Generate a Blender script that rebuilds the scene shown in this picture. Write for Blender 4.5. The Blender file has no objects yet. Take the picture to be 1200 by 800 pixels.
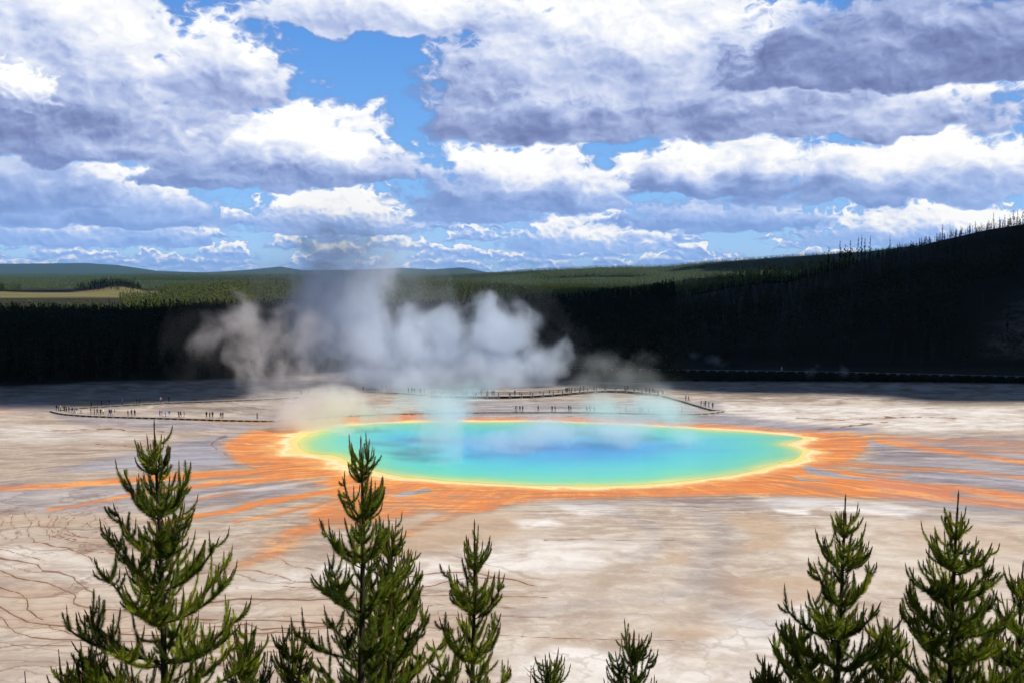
import bpy, bmesh, math, random
import numpy as np
from mathutils import Vector, Matrix, Euler

R = math.radians
rng = np.random.default_rng(7)
random.seed(11)
S = bpy.context.scene
COL = S.collection

# ------------------------------------------------------------------ camera
CAM_H = 41.0
FPX = 1200.0
HORIZON = 318.0
PITCH = math.atan((400.0 - HORIZON) / FPX)
cam_d = bpy.data.cameras.new('camera')
cam = bpy.data.objects.new('camera', cam_d)
COL.objects.link(cam)
cam.location = (0, 0, CAM_H)
cam.rotation_euler = (math.pi / 2 - PITCH, 0, 0)
cam_d.sensor_width = 36.0
cam_d.lens = 36.0
cam_d.clip_start = 0.1
cam_d.clip_end = 90000.0
S.camera = cam

cp, sp = math.cos(PITCH), math.sin(PITCH)

def ray(px, py):
    """direction (x, y, z) with unit depth along the view axis"""
    a = (np.asarray(px, float) - 600.0) / FPX
    b = (400.0 - np.asarray(py, float)) / FPX
    return a, cp + b * sp, -sp + b * cp

def gp(px, py, z=0.0):
    """where the line of sight through a point of the photograph meets the level z"""
    a, y, dz = ray(px, py)
    t = (z - CAM_H) / dz
    return a * t, y * t

def at_dist(px, py, D):
    """the point on that line of sight at horizontal depth y = D"""
    a, y, dz = ray(px, py)
    t = D / y
    return a * t, y * t, CAM_H + dz * t

def pix(x, y, z=0.0):
    """photograph position of a place (used to read the traced map of the basin)"""
    x = np.asarray(x, float); y = np.asarray(y, float); z = np.asarray(z, float) - CAM_H
    d = y * cp - z * sp
    u = y * sp + z * cp
    return 600 + FPX * x / d, 400 - FPX * u / d

# ------------------------------------------------------------------ render settings
S.render.engine = 'CYCLES'
S.view_settings.view_transform = 'Standard'
S.view_settings.look = 'None'
S.view_settings.exposure = 0.0
S.view_settings.gamma = 1.0
S.view_settings.use_curve_mapping = False
S.cycles.use_denoising = True
try:
    S.cycles.denoiser = 'OPENIMAGEDENOISE'
    S.cycles.denoising_input_passes = 'RGB_ALBEDO_NORMAL'
except Exception:
    pass
S.cycles.max_bounces = 8
S.cycles.diffuse_bounces = 2
S.cycles.glossy_bounces = 2
S.cycles.transmission_bounces = 2
S.cycles.volume_bounces = 6
S.cycles.transparent_max_bounces = 8
S.cycles.use_adaptive_sampling = True
S.cycles.adaptive_threshold = 0.04
S.cycles.caustics_reflective = False
S.cycles.caustics_refractive = False
S.cycles.volume_max_steps = 256
S.cycles.volume_step_rate = 0.5

# ------------------------------------------------------------------ node expressions
class NT:
    """writes node graphs as arithmetic"""
    def __init__(self, tree):
        self.t = tree
        tree.nodes.clear()
    def new(self, kind, **kw):
        n = self.t.nodes.new(kind)
        for k, v in kw.items():
            setattr(n, k, v)
        return n
    def put(self, sock, v):
        if isinstance(v, E):
            self.t.links.new(v.s, sock)
        elif isinstance(v, (tuple, list)):
            v = tuple(v)
            if len(sock.default_value) == 4 and len(v) == 3:
                v = v + (1.0,)
            sock.default_value = v
        else:
            sock.default_value = v
    def math(self, op, a, b=None, c=None, clamp=False):
        n = self.new('ShaderNodeMath', operation=op, use_clamp=clamp)
        self.put(n.inputs[0], a)
        if b is not None: self.put(n.inputs[1], b)
        if c is not None: self.put(n.inputs[2], c)
        return E(self, n.outputs[0])
    def vec(self, x, y, z=0.0):
        n = self.new('ShaderNodeCombineXYZ')
        for i, v in enumerate((x, y, z)): self.put(n.inputs[i], v)
        return E(self, n.outputs[0])
    def vmath(self, op, a, b=None, scale=None):
        n = self.new('ShaderNodeVectorMath', operation=op)
        self.put(n.inputs[0], a)
        if b is not None: self.put(n.inputs[1], b)
        if scale is not None: self.put(n.inputs['Scale'], scale)
        o = 'Value' if op in ('LENGTH', 'DOT_PRODUCT', 'DISTANCE') else 'Vector'
        return E(self, n.outputs[o])
    def xyz(self, v):
        n = self.new('ShaderNodeSeparateXYZ')
        self.put(n.inputs[0], v)
        return [E(self, n.outputs[i]) for i in range(3)]
    def coord(self, which):
        n = self.new('ShaderNodeTexCoord')
        return E(self, n.outputs[which])
    def attr(self, name):
        n = self.new('ShaderNodeAttribute', attribute_name=name)
        return E(self, n.outputs['Fac'])
    def attrc(self, name):
        n = self.new('ShaderNodeAttribute', attribute_name=name)
        return E(self, n.outputs['Color'])
    def noise(self, v, scale=1.0, detail=4.0, rough=0.5, lac=2.0, dist=0.0, color=False, kind='FBM'):
        n = self.new('ShaderNodeTexNoise')
        if hasattr(n, 'noise_type'): n.noise_type = kind
        self.put(n.inputs['Vector'], v)
        self.put(n.inputs['Scale'], scale)
        self.put(n.inputs['Detail'], detail)
        self.put(n.inputs['Roughness'], rough)
        self.put(n.inputs['Lacunarity'], lac)
        self.put(n.inputs['Distortion'], dist)
        return E(self, n.outputs['Color' if color else 'Fac'])
    def voronoi(self, v, scale=1.0, feature='F1', out='Distance', rand=1.0, smooth=None, detail=0.0):
        n = self.new('ShaderNodeTexVoronoi', feature=feature)
        self.put(n.inputs['Vector'], v)
        self.put(n.inputs['Scale'], scale)
        self.put(n.inputs['Randomness'], rand)
        if smooth is not None: self.put(n.inputs['Smoothness'], smooth)
        if 'Detail' in n.inputs: self.put(n.inputs['Detail'], detail)
        return E(self, n.outputs[out])
    def step(self, v, a, b, lo=0.0, hi=1.0, smooth=True):
        n = self.new('ShaderNodeMapRange', interpolation_type='SMOOTHSTEP' if smooth else 'LINEAR', clamp=True)
        self.put(n.inputs['Value'], v)
        self.put(n.inputs['From Min'], a); self.put(n.inputs['From Max'], b)
        self.put(n.inputs['To Min'], lo); self.put(n.inputs['To Max'], hi)
        return E(self, n.outputs['Result'])
    def ramp(self, v, pts):
        """pts: (position, value or colour)"""
        n = self.new('ShaderNodeValToRGB')
        self.put(n.inputs[0], v)
        el = n.color_ramp.elements
        while len(el) < len(pts): el.new(0.5)
        for e, (p, c) in zip(el, pts):
            e.position = p
            if not isinstance(c, (tuple, list)): c = (c, c, c)
            e.color = tuple(c)[:3] + (1.0,)
        return E(self, n.outputs['Color'])
    def curve(self, v, pts, xr, yr):
        """piecewise smooth function; xr, yr: ranges of the input and output"""
        n = self.new('ShaderNodeFloatCurve')
        x = (v - xr[0]) * (1.0 / (xr[1] - xr[0]))
        self.put(n.inputs['Value'], x)
        c = n.mapping.curves[0]
        nm = [((p - xr[0]) / (xr[1] - xr[0]), (q - yr[0]) / (yr[1] - yr[0])) for p, q in pts]
        while len(c.points) < len(nm): c.points.new(0.5, 0.5)
        for pt, (a, b) in zip(c.points, nm): pt.location = (a, b)
        n.mapping.update()
        return E(self, n.outputs[0]) * (yr[1] - yr[0]) + yr[0]
    def mix(self, f, a, b, blend='MIX'):
        n = self.new('ShaderNodeMix', data_type='RGBA', blend_type=blend)
        self.put(n.inputs[0], f); self.put(n.inputs[6], a); self.put(n.inputs[7], b)
        return E(self, n.outputs[2])
    def bump(self, h, strength=0.3, dist=0.1):
        n = self.new('ShaderNodeBump')
        self.put(n.inputs['Height'], h)
        n.inputs['Strength'].default_value = strength
        n.inputs['Distance'].default_value = dist
        return E(self, n.outputs[0])

class E:
    def __init__(self, nt, s): self.n = nt; self.s = s
    def __add__(self, o): return self.n.math('ADD', self, o)
    __radd__ = __add__
    def __sub__(self, o): return self.n.math('SUBTRACT', self, o)
    def __rsub__(self, o): return self.n.math('SUBTRACT', o, self)
    def __mul__(self, o): return self.n.math('MULTIPLY', self, o)
    __rmul__ = __mul__
    def __truediv__(self, o): return self.n.math('DIVIDE', self, o)
    def __rtruediv__(self, o): return self.n.math('DIVIDE', o, self)
    def __pow__(self, o): return self.n.math('POWER', self, o)
    def __neg__(self): return self * -1.0
    def abs(self): return self.n.math('ABSOLUTE', self)
    def clamp(self): return self.n.math('ADD', self, 0.0, clamp=True)
    def max(self, o): return self.n.math('MAXIMUM', self, o)
    def min(self, o): return self.n.math('MINIMUM', self, o)

def material(name):
    m = bpy.data.materials.new(name)
    m.use_nodes = True
    return m, NT(m.node_tree)

def finish(nt, color, rough=0.8, normal=None, spec=None, **extra):
    p = nt.new('ShaderNodeBsdfPrincipled')
    nt.put(p.inputs['Base Color'], color)
    nt.put(p.inputs['Roughness'], rough)
    if spec is not None: nt.put(p.inputs['Specular IOR Level'], spec)
    if normal is not None: nt.put(p.inputs['Normal'], normal)
    for k, v in extra.items(): nt.put(p.inputs[k], v)
    o = nt.new('ShaderNodeOutputMaterial')
    nt.t.links.new(p.outputs[0], o.inputs['Surface'])
    return p

def simple_mat(name, col, rough=0.8, var=0.25, scale=8.0, spec=0.3):
    """a plain surface with uneven tone"""
    m, n = material(name)
    c = n.noise(n.coord('Object'), scale, 4, 0.6)
    d = tuple(x * (1 - var) for x in col); l = tuple(min(1, x * (1 + var)) for x in col)
    finish(n, n.mix(c, d, l), rough, spec=spec)
    return m

# ------------------------------------------------------------------ objects
def tag(o, label=None, cat=None, group=None, kind=None):
    if label: o['label'] = label
    if cat: o['category'] = cat
    if group: o['group'] = group
    if kind: o['kind'] = kind
    return o

def empty(name, loc=(0, 0, 0), rz=0.0):
    o = bpy.data.objects.new(name, None)
    o.empty_display_size = 0.3
    o.location = loc
    o.rotation_euler = (0, 0, rz)
    COL.objects.link(o)
    return o

def mesh_np(name, verts, faces, mats=(), parent=None, midx=None, smooth=False, link=True):
    """verts (n,3); faces: (k,3) or (k,4) array, or list of arrays of both"""
    me = bpy.data.meshes.new(name)
    verts = np.asarray(verts, np.float32)
    if not isinstance(faces, (list, tuple)): faces = [faces]
    faces = [np.asarray(f, np.int32) for f in faces if len(f)]
    me.vertices.add(len(verts))
    me.vertices.foreach_set('co', verts.ravel())
    nl = sum(f.size for f in faces); nf = sum(len(f) for f in faces)
    me.loops.add(nl); me.polygons.add(nf)
    me.loops.foreach_set('vertex_index', np.concatenate([f.ravel() for f in faces]))
    tot = np.concatenate([np.full(len(f), f.shape[1], np.int32) for f in faces])
    st = np.concatenate([[0], np.cumsum(tot)[:-1]]).astype(np.int32)
    me.polygons.foreach_set('loop_start', st)
    if midx is not None: me.polygons.foreach_set('material_index', np.asarray(midx, np.int32))
    me.polygons.foreach_set('use_smooth', np.full(nf, smooth, bool))
    for m in mats: me.materials.append(m)
    me.update(calc_edges=True)
    o = bpy.data.objects.new(name, me)
    if link: COL.objects.link(o)
    if parent is not None: o.parent = parent
    return o

def float_attr(o, name, vals):
    a = o.data.attributes.new(name, 'FLOAT', 'POINT')
    a.data.foreach_set('value', np.asarray(vals, np.float32).ravel())

class MB:
    """collects boxes and tubes and links them as one mesh"""
    def __init__(self): self.v = []; self.f = []; self.n = 0; self.m = []
    def add(self, v, f, mi=0):
        v = np.asarray(v, float); self.v.append(v)
        for q in f:
            self.f.append(tuple(int(i) + self.n for i in q)); self.m.append(mi)
        self.n += len(v)
    def box(self, c, s, rz=0.0, mi=0):
        x, y, z = s[0] / 2, s[1] / 2, s[2] / 2
        v = np.array([(-x, -y, -z), (x, -y, -z), (x, y, -z), (-x, y, -z), (-x, -y, z), (x, -y, z), (x, y, z), (-x, y, z)])
        ca, sa = math.cos(rz), math.sin(rz)
        v = np.stack([v[:, 0] * ca - v[:, 1] * sa, v[:, 0] * sa + v[:, 1] * ca, v[:, 2]], 1) + np.array(c)
        self.add(v, [(0, 3, 2, 1), (4, 5, 6, 7), (0, 1, 5, 4), (1, 2, 6, 5), (2, 3, 7, 6), (3, 0, 4, 7)], mi)
    def tube(self, pts, rad, seg=6, mi=0, cap=True):
        pts = np.asarray(pts, float); k = len(pts)
        rad = np.broadcast_to(np.asarray(rad, float), (k,))
        t = np.gradient(pts, axis=0); t /= np.linalg.norm(t, axis=1, keepdims=True) + 1e-9
        ref = np.array((1.0, 0.1, 0.0)) if abs(t[:, 2]).mean() > 0.6 else np.array((0, 0, 1.0))
        u = np.cross(t, ref); u /= np.linalg.norm(u, axis=1, keepdims=True) + 1e-9
        w = np.cross(t, u)
        a = np.arange(seg) * 2 * math.pi / seg
        v = (pts[:, None] + rad[:, None, None] * (np.cos(a)[None, :, None] * u[:, None] + np.sin(a)[None, :, None] * w[:, None])).reshape(-1, 3)
        f = [(i * seg + j, i * seg + (j + 1) % seg, (i + 1) * seg + (j + 1) % seg, (i + 1) * seg + j) for i in range(k - 1) for j in range(seg)]
        if cap:
            f.append(tuple(range(seg))); f.append(tuple((k - 1) * seg + j for j in reversed(range(seg))))
        self.add(v, f, mi)
    def build(self, name, mats, parent=None, smooth=False):
        if not isinstance(mats, (list, tuple)): mats = [mats]
        me = bpy.data.meshes.new(name)
        me.from_pydata(np.concatenate(self.v).tolist(), [], self.f)
        me.polygons.foreach_set('material_index', self.m)
        me.polygons.foreach_set('use_smooth', [smooth] * len(self.f))
        for m in mats: me.materials.append(m)
        me.update()
        o = bpy.data.objects.new(name, me); COL.objects.link(o)
        if parent is not None: o.parent = parent
        return o

def vnoise(x, y, scale=1.0, octaves=4, seed=0, rough=0.5):
    """smooth value noise in -1..1 on arrays"""
    x = np.asarray(x, float) * scale; y = np.asarray(y, float) * scale
    out = np.zeros(np.broadcast(x, y).shape); amp = 1.0; tot = 0.0
    for o in range(octaves):
        xi = np.floor(x).astype(np.int64); yi = np.floor(y).astype(np.int64)
        fx = x - xi; fy = y - yi
        fx = fx * fx * fx * (fx * (fx * 6 - 15) + 10); fy = fy * fy * fy * (fy * (fy * 6 - 15) + 10)
        def h(i, j):
            n = (i * 374761393 + j * 668265263 + (seed + o * 131) * 982451653) & 0x7fffffff
            n = ((n ^ (n >> 13)) * 1274126177) & 0x7fffffff
            n = (n ^ (n >> 16)) & 0xffff
            return n / 32767.5 - 1.0
        a = h(xi, yi) * (1 - fx) + h(xi + 1, yi) * fx
        b = h(xi, yi + 1) * (1 - fx) + h(xi + 1, yi + 1) * fx
        out = out + amp * (a * (1 - fy) + b * fy); tot += amp
        amp *= rough; x = x * 2.03 + 17.1; y = y * 2.03 + 9.7
    return out / tot

def sstep(v, a, b):
    t = np.clip((np.asarray(v, float) - a) / (b - a), 0, 1)
    return t * t * (3 - 2 * t)
# ------------------------------------------------------------------ light and sky
SUN_EL, SUN_AZ = R(54), R(97)          # azimuth clockwise from the viewing direction
sun_vec = Vector((math.sin(SUN_AZ) * math.cos(SUN_EL), math.cos(SUN_AZ) * math.cos(SUN_EL), math.sin(SUN_EL)))
sd = bpy.data.lights.new('sun', 'SUN')
sd.energy = 5.0
sd.angle = R(0.53)
sd.color = (1.0, 0.955, 0.89)
sun = bpy.data.objects.new('sun', sd)
sun.rotation_euler = (-sun_vec).to_track_quat('-Z', 'Y').to_euler()
sun.location = (60, -20, 120)
COL.objects.link(sun)

def dir_of(px, py):
    a, y, z = ray(px, py)
    l = math.sqrt(a * a + y * y + z * z)
    return math.degrees(math.atan2(a, y)), math.degrees(math.asin(z / l))

def build_sky():
    w = bpy.data.worlds.new('World')
    S.world = w
    w.use_nodes = True
    n = NT(w.node_tree)
    sky = n.new('ShaderNodeTexSky', sky_type='NISHITA')
    sky.sun_disc = False
    sky.sun_elevation = SUN_EL
    sky.sun_rotation = SUN_AZ
    sky.air_density = 1.0; sky.dust_density = 0.3; sky.ozone_density = 2.5
    sky.altitude = 2200
    d = n.coord('Generated')
    x, y, z = n.xyz(d)
    az = n.math('ARCTAN2', x, y) * (180 / math.pi)
    el = n.math('ARCSINE', z) * (180 / math.pi)
    DEG = 1200 * math.pi / 180                      # pixels of the photograph per degree
    # domain warps: broad ragged outlines, and finer ones for the far rows
    w1 = n.xyz(n.noise(n.vec(az * 0.30, el * 0.42, 3.7), 1.0, 3, 0.5, color=True))
    w2 = n.xyz(n.noise(n.vec(az * 0.95, el * 1.5, 8.1), 1.0, 3, 0.5, color=True))
    azA = az + (w1[0] - 0.5) * 4.4; elA = el + (w1[1] - 0.5) * 2.6
    azB = az + (w2[0] - 0.5) * 1.7; elB = el + (w2[1] - 0.5) * 0.75

    def billow(sc, off, da=0.0, de=0.0, ys=1.25, octs=4):
        """rounded heads with creases between them, three sizes"""
        acc = None; amp = 1.0; s = sc
        for k in range(octs):
            v = n.vec((azB if k > 1 else az) * s + da * s, ((elB if k > 1 else el) + de) * (s * ys), off + k * 3.3)
            t = (n.noise(v, 1.0, 0.0, 0.5) - 0.5).abs() * (2.0 * amp)
            acc = t if acc is None else acc + t
            amp *= 0.55; s *= 2.13
        return acc
    LA, LE = 0.60, 0.80                              # towards the light
    bl = billow(0.42, 61.7); bl2 = billow(0.42, 61.7, octs=3); blS = billow(0.42, 61.7, LA * 0.30, LE * 0.26, octs=3)
    bs = billow(1.15, 21.0, octs=3); bs2 = billow(1.15, 21.0, octs=2); bsS = billow(1.15, 21.0, LA * 0.15, LE * 0.13, octs=2)
    rel_l = blS - bl2; rel_s = bsS - bs2
    soft = n.noise(n.vec(azA * 0.22, elA * 0.42, 11.0), 1.0, 4, 0.5)
    softS = n.noise(n.vec((azA + 0.7) * 0.22, (elA + 0.8) * 0.42, 11.0), 1.0, 4, 0.5)
    tex = n.noise(n.vec(azB * 0.5, elB * 0.9, 47.0), 1.0, 3, 0.5)
    wisp = n.noise(n.vec(azB * 0.8, elB * 1.6, 31.0), 1.0, 5, 0.52)

    clear = n.new('ShaderNodeHueSaturation')
    n.t.links.new(sky.outputs[0], clear.inputs['Color'])
    clear.inputs['Saturation'].default_value = 1.22
    clear.inputs['Value'].default_value = 1.35
    skyc = n.vmath('SCALE', E(n, clear.outputs[0]), scale=0.10)   # in picture units
    # near the horizon the clear gaps stay blue
    gapc = n.ramp(el * (1 / 16.0), [(0.0, (0.30, 0.56, 0.98)), (0.35, (0.20, 0.47, 0.95)), (1.0, (0.085, 0.30, 0.83))])
    skyc = n.mix(0.75, skyc, gapc)

    tone = n.math('ADD', 0.0, 0.0)                   # running brightness and cover of all clouds
    cover = n.math('ADD', 0.0, 0.0)
    state = [tone, cover]
    def over(mask, br):
        t, c = state
        state[0] = t + (br - t) * mask
        state[1] = c.max(mask)
    def row(base_y, H, fq, seed, lo=0.30, hi=0.95, amount=0.45):
        b = dir_of(600, base_y)[1]; Hd = H / DEG
        p = n.noise(n.vec(azB * fq, seed, 0.0), 1.0, 2, 0.5)
        hh = n.step(p, amount, amount + 0.22) * Hd
        r = elB - b + (0.5 - bs) * (Hd * 0.30)
        v = r / (hh + 0.02)
        m = n.step(hh - r, 0.0, 0.14) * n.step(r, -0.10, 0.10)
        br = n.step(v, -0.05, 0.85, lo, hi) + rel_s * 0.50 + (wisp - 0.5) * 0.18
        over(m, br)
    def cloud(cx, base_y, rx, h, lo=0.3, hi=1.0, big=True, flat=0.10, soft_e=0.30, rel=0.8, tilt=0.0, amp=0.42, lean=0.1, fade=0.62):
        a0, b0 = dir_of(cx, base_y)
        A, L_ = (azA, elA) if big else (azB, elB)
        B, Rl = (bl, rel_l) if big else (bs, rel_s)
        u = (A - a0) * (DEG / rx)
        v = (L_ - b0) * (DEG / h)
        if tilt: v = v - u * tilt
        up = v.max(0.0); dn = v.min(0.0) * (1.0 / flat)
        g = 1.0 - n.math('SQRT', u * u + up * up + dn * dn) + (0.42 - B) * amp + (wisp - 0.5) * 0.48
        m = n.step(g, 0.0, soft_e)
        sh = n.step(v + (0.42 - B) * 0.12 + u * lean, -0.04, fade * 0.80, lo * 0.92 + 0.09, hi)
        br = sh + Rl * (rel * 0.34) + (soft - 0.5) * 0.34 + (soft - softS) * 0.62 + (tex - 0.5) * 0.36
        over(m, br)
    # far rows first, the nearest clouds last
    row(318, 16, 0.50, 2.3, 0.45, 0.9, 0.36)
    row(311, 17, 0.42, 7.9, 0.38, 0.95, 0.38)
    row(302, 20, 0.36, 13.1, 0.34, 0.98, 0.40)
    row(292, 24, 0.30, 19.7, 0.30, 1.0, 0.44)
    row(281, 26, 0.26, 29.2, 0.28, 1.0, 0.45)
    row(268, 26, 0.22, 37.7, 0.26, 1.0, 0.48)
    cloud(690, 292, 110, 62, 0.34, 1.0, False, rel=.7)
    cloud(110, 285, 150, 50, 0.25, 0.92, False, rel=.7)
    cloud(1090, 285, 160, 62, 0.34, 1.0, False, rel=.7)
    cloud(840, 264, 150, 34, 0.10, 0.62, False, 0.3, .35, .5)
    cloud(390, 270, 120, 66, 0.28, 1.02, False, rel=.8)
    cloud(555, 254, 95, 36, 0.14, 0.5, False, 0.3, .35, .5)
    cloud(130, 262, 170, 100, 0.16, 0.98, True, 0.12)
    cloud(1060, 232, 210, 102, 0.28, 1.02, True, 0.12)
    cloud(830, 222, 150, 80, 0.12, 1.0, True, 0.14)
    cloud(610, 238, 150, 96, 0.16, 1.05, True, 0.14)
    cloud(20, 236, 120, 60, 0.16, 0.55, True, 0.2, .3)
    cloud(250, 190, 120, 90, 0.4, 0.95, True, 0.2, .35)
    cloud(345, 208, 176, 110, 0.22, 1.06, True, 0.10, lean=.05)
    cloud(235, 214, 90, 20, 0.14, 0.4, False, 0.4, .4, .4)
    cloud(960, 150, 250, 120, 0.30, 0.95, True, 0.12, .3)
    cloud(650, 152, 180, 250, 0.20, 0.84, True, 0.10, .3, fade=.7)
    cloud(830, 140, 230, 170, 0.22, 0.93, True, 0.12, .3, tilt=0.08, fade=.5)
    cloud(740, 90, 230, 150, 0.5, 0.9, True, 0.2, .3)
    cloud(430, 26, 190, 66, 0.55, 0.95, True, 0.3, .35)
    cloud(1070, 86, 230, 110, 0.10, 0.42, True, 0.12, .3, fade=1.0)
    cloud(40, 166, 235, 270, 0.12, 0.84, True, 0.10, .25, lean=.30, fade=.75)
    cloud(262, 104, 78, 96, 0.42, 0.97, True, 0.3, .35)
    cloud(18, 120, 46, 46, 0.35, 1.0, False, 0.25)
    br = (state[0]).clamp()
    ccol = n.ramp(br, [(0.0, (0.150, 0.195, 0.400)), (0.22, (0.235, 0.30, 0.555)), (0.45, (0.41, 0.50, 0.775)), (0.68, (0.67, 0.735, 0.92)), (0.88, (0.90, 0.925, 0.985)), (1.0, (1.03, 1.03, 1.02))])
    lowk = n.step(el, 0.5, 7.5, 0.62, 0.0)           # the far rows take the blue of the air
    ccol = n.mix(lowk * n.step(br, 0.95, 0.55), ccol, (0.27, 0.50, 0.95))
    mixc = n.mix(state[1], skyc, ccol)
    STR = 0.10
    bg = n.new('ShaderNodeBackground')
    n.put(bg.inputs[0], n.vmath('SCALE', mixc, scale=1.0 / STR))
    bg.inputs[1].default_value = STR
    bg2 = n.new('ShaderNodeBackground')              # overhead, behind and to the sides: the clear sky
    n.t.links.new(sky.outputs[0], bg2.inputs[0])
    bg2.inputs[1].default_value = 0.065
    front = n.step(el, 17.5, 21.0, 1.0, 0.0) * n.step(el, -1.5, -0.5) * n.step(az.abs(), 62.0, 50.0)
    mx = n.new('ShaderNodeMixShader')
    n.put(mx.inputs[0], front)
    n.t.links.new(bg2.outputs[0], mx.inputs[1])
    n.t.links.new(bg.outputs[0], mx.inputs[2])
    o = n.new('ShaderNodeOutputWorld')
    n.t.links.new(mx.outputs[0], o.inputs[0])
    w.cycles.sampling_method = 'MANUAL'
    w.cycles.sample_map_resolution = 256
build_sky()
# ------------------------------------------------------------------ terrain
def interp(q, pts):
    p = np.array(pts, float)
    return np.interp(q, p[:, 0], p[:, 1])

# ridge lines: depth where the slope starts, depth of the ridge, depth where it has fallen away, outline, height of the trees on it
RIDGES = [
    (24000, 34000, 42000, [(-900, 312), (-200, 310), (0, 309.5), (60, 309), (100, 308.5), (140, 311), (185, 317.5), (240, 319.5), (290, 316.5), (330, 312.5), (355, 317), (430, 316), (470, 314), (505, 316), (542, 313.5), (553, 315.5), (575, 320), (640, 324), (2100, 326)], 0),
    (2400, 6500, 9500, [(-900, 326), (0, 324.5), (100, 322.5), (160, 320.5), (250, 321.5), (340, 320.5), (460, 322), (600, 328), (900, 336), (2100, 340)], 12),
    (1850, 2150, 2500, [(20, 352), (60, 344), (90, 336.5), (112, 331), (130, 329), (150, 332), (172, 339), (192, 349), (230, 354)], 4),
    (2200, 4500, 7500, [(380, 336), (430, 330), (480, 326), (560, 320), (620, 315), (700, 311), (780, 310), (830, 305), (900, 300), (960, 296), (1010, 293), (1060, 287), (1120, 281), (1250, 271), (1500, 262), (2100, 262)], 12),
    (1900, 2900, 3600, [(640, 345), (720, 337), (800, 327), (850, 321), (900, 323), (980, 318), (1100, 310), (2100, 300)], 12),
    (790, 1500, 2000, [(80, 354), (120, 350), (160, 343), (200, 337), (260, 332), (340, 329.5), (440, 329.5), (520, 330.5), (580, 334), (640, 341), (700, 348), (760, 354)], 12),
    (424, 760, 1700, [(500, 384), (690, 374), (760, 361), (800, 351), (840, 341), (870, 335), (902, 332), (927, 330), (940, 325), (960, 320), (980, 314), (1000, 309), (1017, 305), (1040, 297), (1067, 291), (1083, 285), (1102, 280), (1125, 275), (1142, 271), (1161, 267), (1175, 265), (1200, 261), (1300, 245), (1500, 225), (2100, 215)], 1),
]

def terrain(x, y):
    x = np.asarray(x, float); y = np.asarray(y, float)
    q = 600 + 1200 * x / np.maximum(y, 1.0)
    z = np.zeros(np.broadcast(x, y).shape)
    for k, (D0, D1, D2, pts, tree) in enumerate(RIDGES):
        py = interp(q, pts)
        zr = np.maximum(CAM_H - D1 * (py - HORIZON) / 1200.0 - tree, 0.0)
        up = np.clip((y - D0) / (D1 - D0), 0, 1)
        up = up * up * (3 - 2 * up) if k != 6 else np.where(up < .12, up * up * 4.2, up * 1.0) ** 0.9
        dn = 1 - sstep(y, D1, D2)
        rough = 1 + 0.18 * vnoise(x, y, 1.0 / (D1 * 0.10), 3, 5 + k) * np.clip(zr / 40, 0, 1) * np.clip((1 - up) * 3, 0, 1)
        z = np.maximum(z, zr * up * dn * rough)
    # low grassy rise with a path on it, behind the rear boardwalk
    mx, my = gp(430, 444)
    z = z + 1.6 * np.exp(-(((x - mx) / 16) ** 2 + ((y - my - 14) / 20) ** 2))
    # embankment of the road along the foot of the right-hand hill
    return z

# ---- the traced map of the basin
def poly_sdf(X, Y, poly):
    """signed distance (inside negative) of points to a closed outline, in the units given"""
    p = np.asarray(poly, float); k = len(p)
    d2 = np.full(X.shape, 1e18); inside = np.zeros(X.shape, bool)
    for i in range(k):
        a = p[i]; b = p[(i + 1) % k]
        e = b - a; wx = X - a[0]; wy = Y - a[1]
        t = np.clip((wx * e[0] + wy * e[1]) / (e @ e + 1e-12), 0, 1)
        d2 = np.minimum(d2, (wx - e[0] * t) ** 2 + (wy - e[1] * t) ** 2)
        c = ((a[1] <= Y) & (b[1] > Y)) | ((b[1] <= Y) & (a[1] > Y))
        with np.errstate(divide='ignore', invalid='ignore'):
            xi = a[0] + (Y - a[1]) / (b[1] - a[1]) * e[0]
        inside ^= c & (X < xi)
    return np.where(inside, -1, 1) * np.sqrt(d2)

def line_dist(X, Y, pts):
    """distance to a polyline divided by its local half width; pts: (x, y, half width)"""
    p = np.asarray(pts, float); best = np.full(X.shape, 1e9)
    for a, b in zip(p[:-1], p[1:]):
        e = b[:2] - a[:2]; wx = X - a[0]; wy = Y - a[1]
        t = np.clip((wx * e[0] + wy * e[1]) / (e @ e + 1e-12), 0, 1)
        d = np.sqrt((wx - e[0] * t) ** 2 + (wy - e[1] * t) ** 2) / (a[2] + (b[2] - a[2]) * t)
        best = np.minimum(best, d)
    return best

def world_poly(pts):
    a = np.array(pts, float)
    x, y = gp(a[:, 0], a[:, 1])
    return np.stack([x, y], 1)

def smooth_closed(p, sub=8):
    """closed Catmull-Rom through the points"""
    p = np.asarray(p, float); k = len(p); out = []
    for i in range(k):
        p0, p1, p2, p3 = p[i - 1], p[i], p[(i + 1) % k], p[(i + 2) % k]
        for t in np.arange(sub) / sub:
            out.append(0.5 * (2 * p1 + (p2 - p0) * t + (2 * p0 - 5 * p1 + 4 * p2 - p3) * t * t + (3 * p1 - p0 - 3 * p2 + p3) * t ** 3))
    return np.array(out)

POOL_PX = [(349, 518), (356, 511), (372, 505.5), (400, 500), (440, 496.5), (500, 494.5), (560, 494), (640, 494), (700, 496), (760, 499), (808, 501.5), (867, 505), (905, 508.5),
           (932, 511), (941, 513.5), (930, 517), (922, 520.5), (933, 524.5), (940, 528), (938, 533), (931, 538), (908, 544), (883, 551), (846, 558), (783, 565), (742, 567.5), (700, 569),
           (617, 568), (546, 564.5), (492, 560), (467, 557), (433, 549.5), (412, 543), (404, 537.5), (392, 533), (366, 531), (354, 526)]
POOL = smooth_closed(world_poly(POOL_PX), 6)

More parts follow.
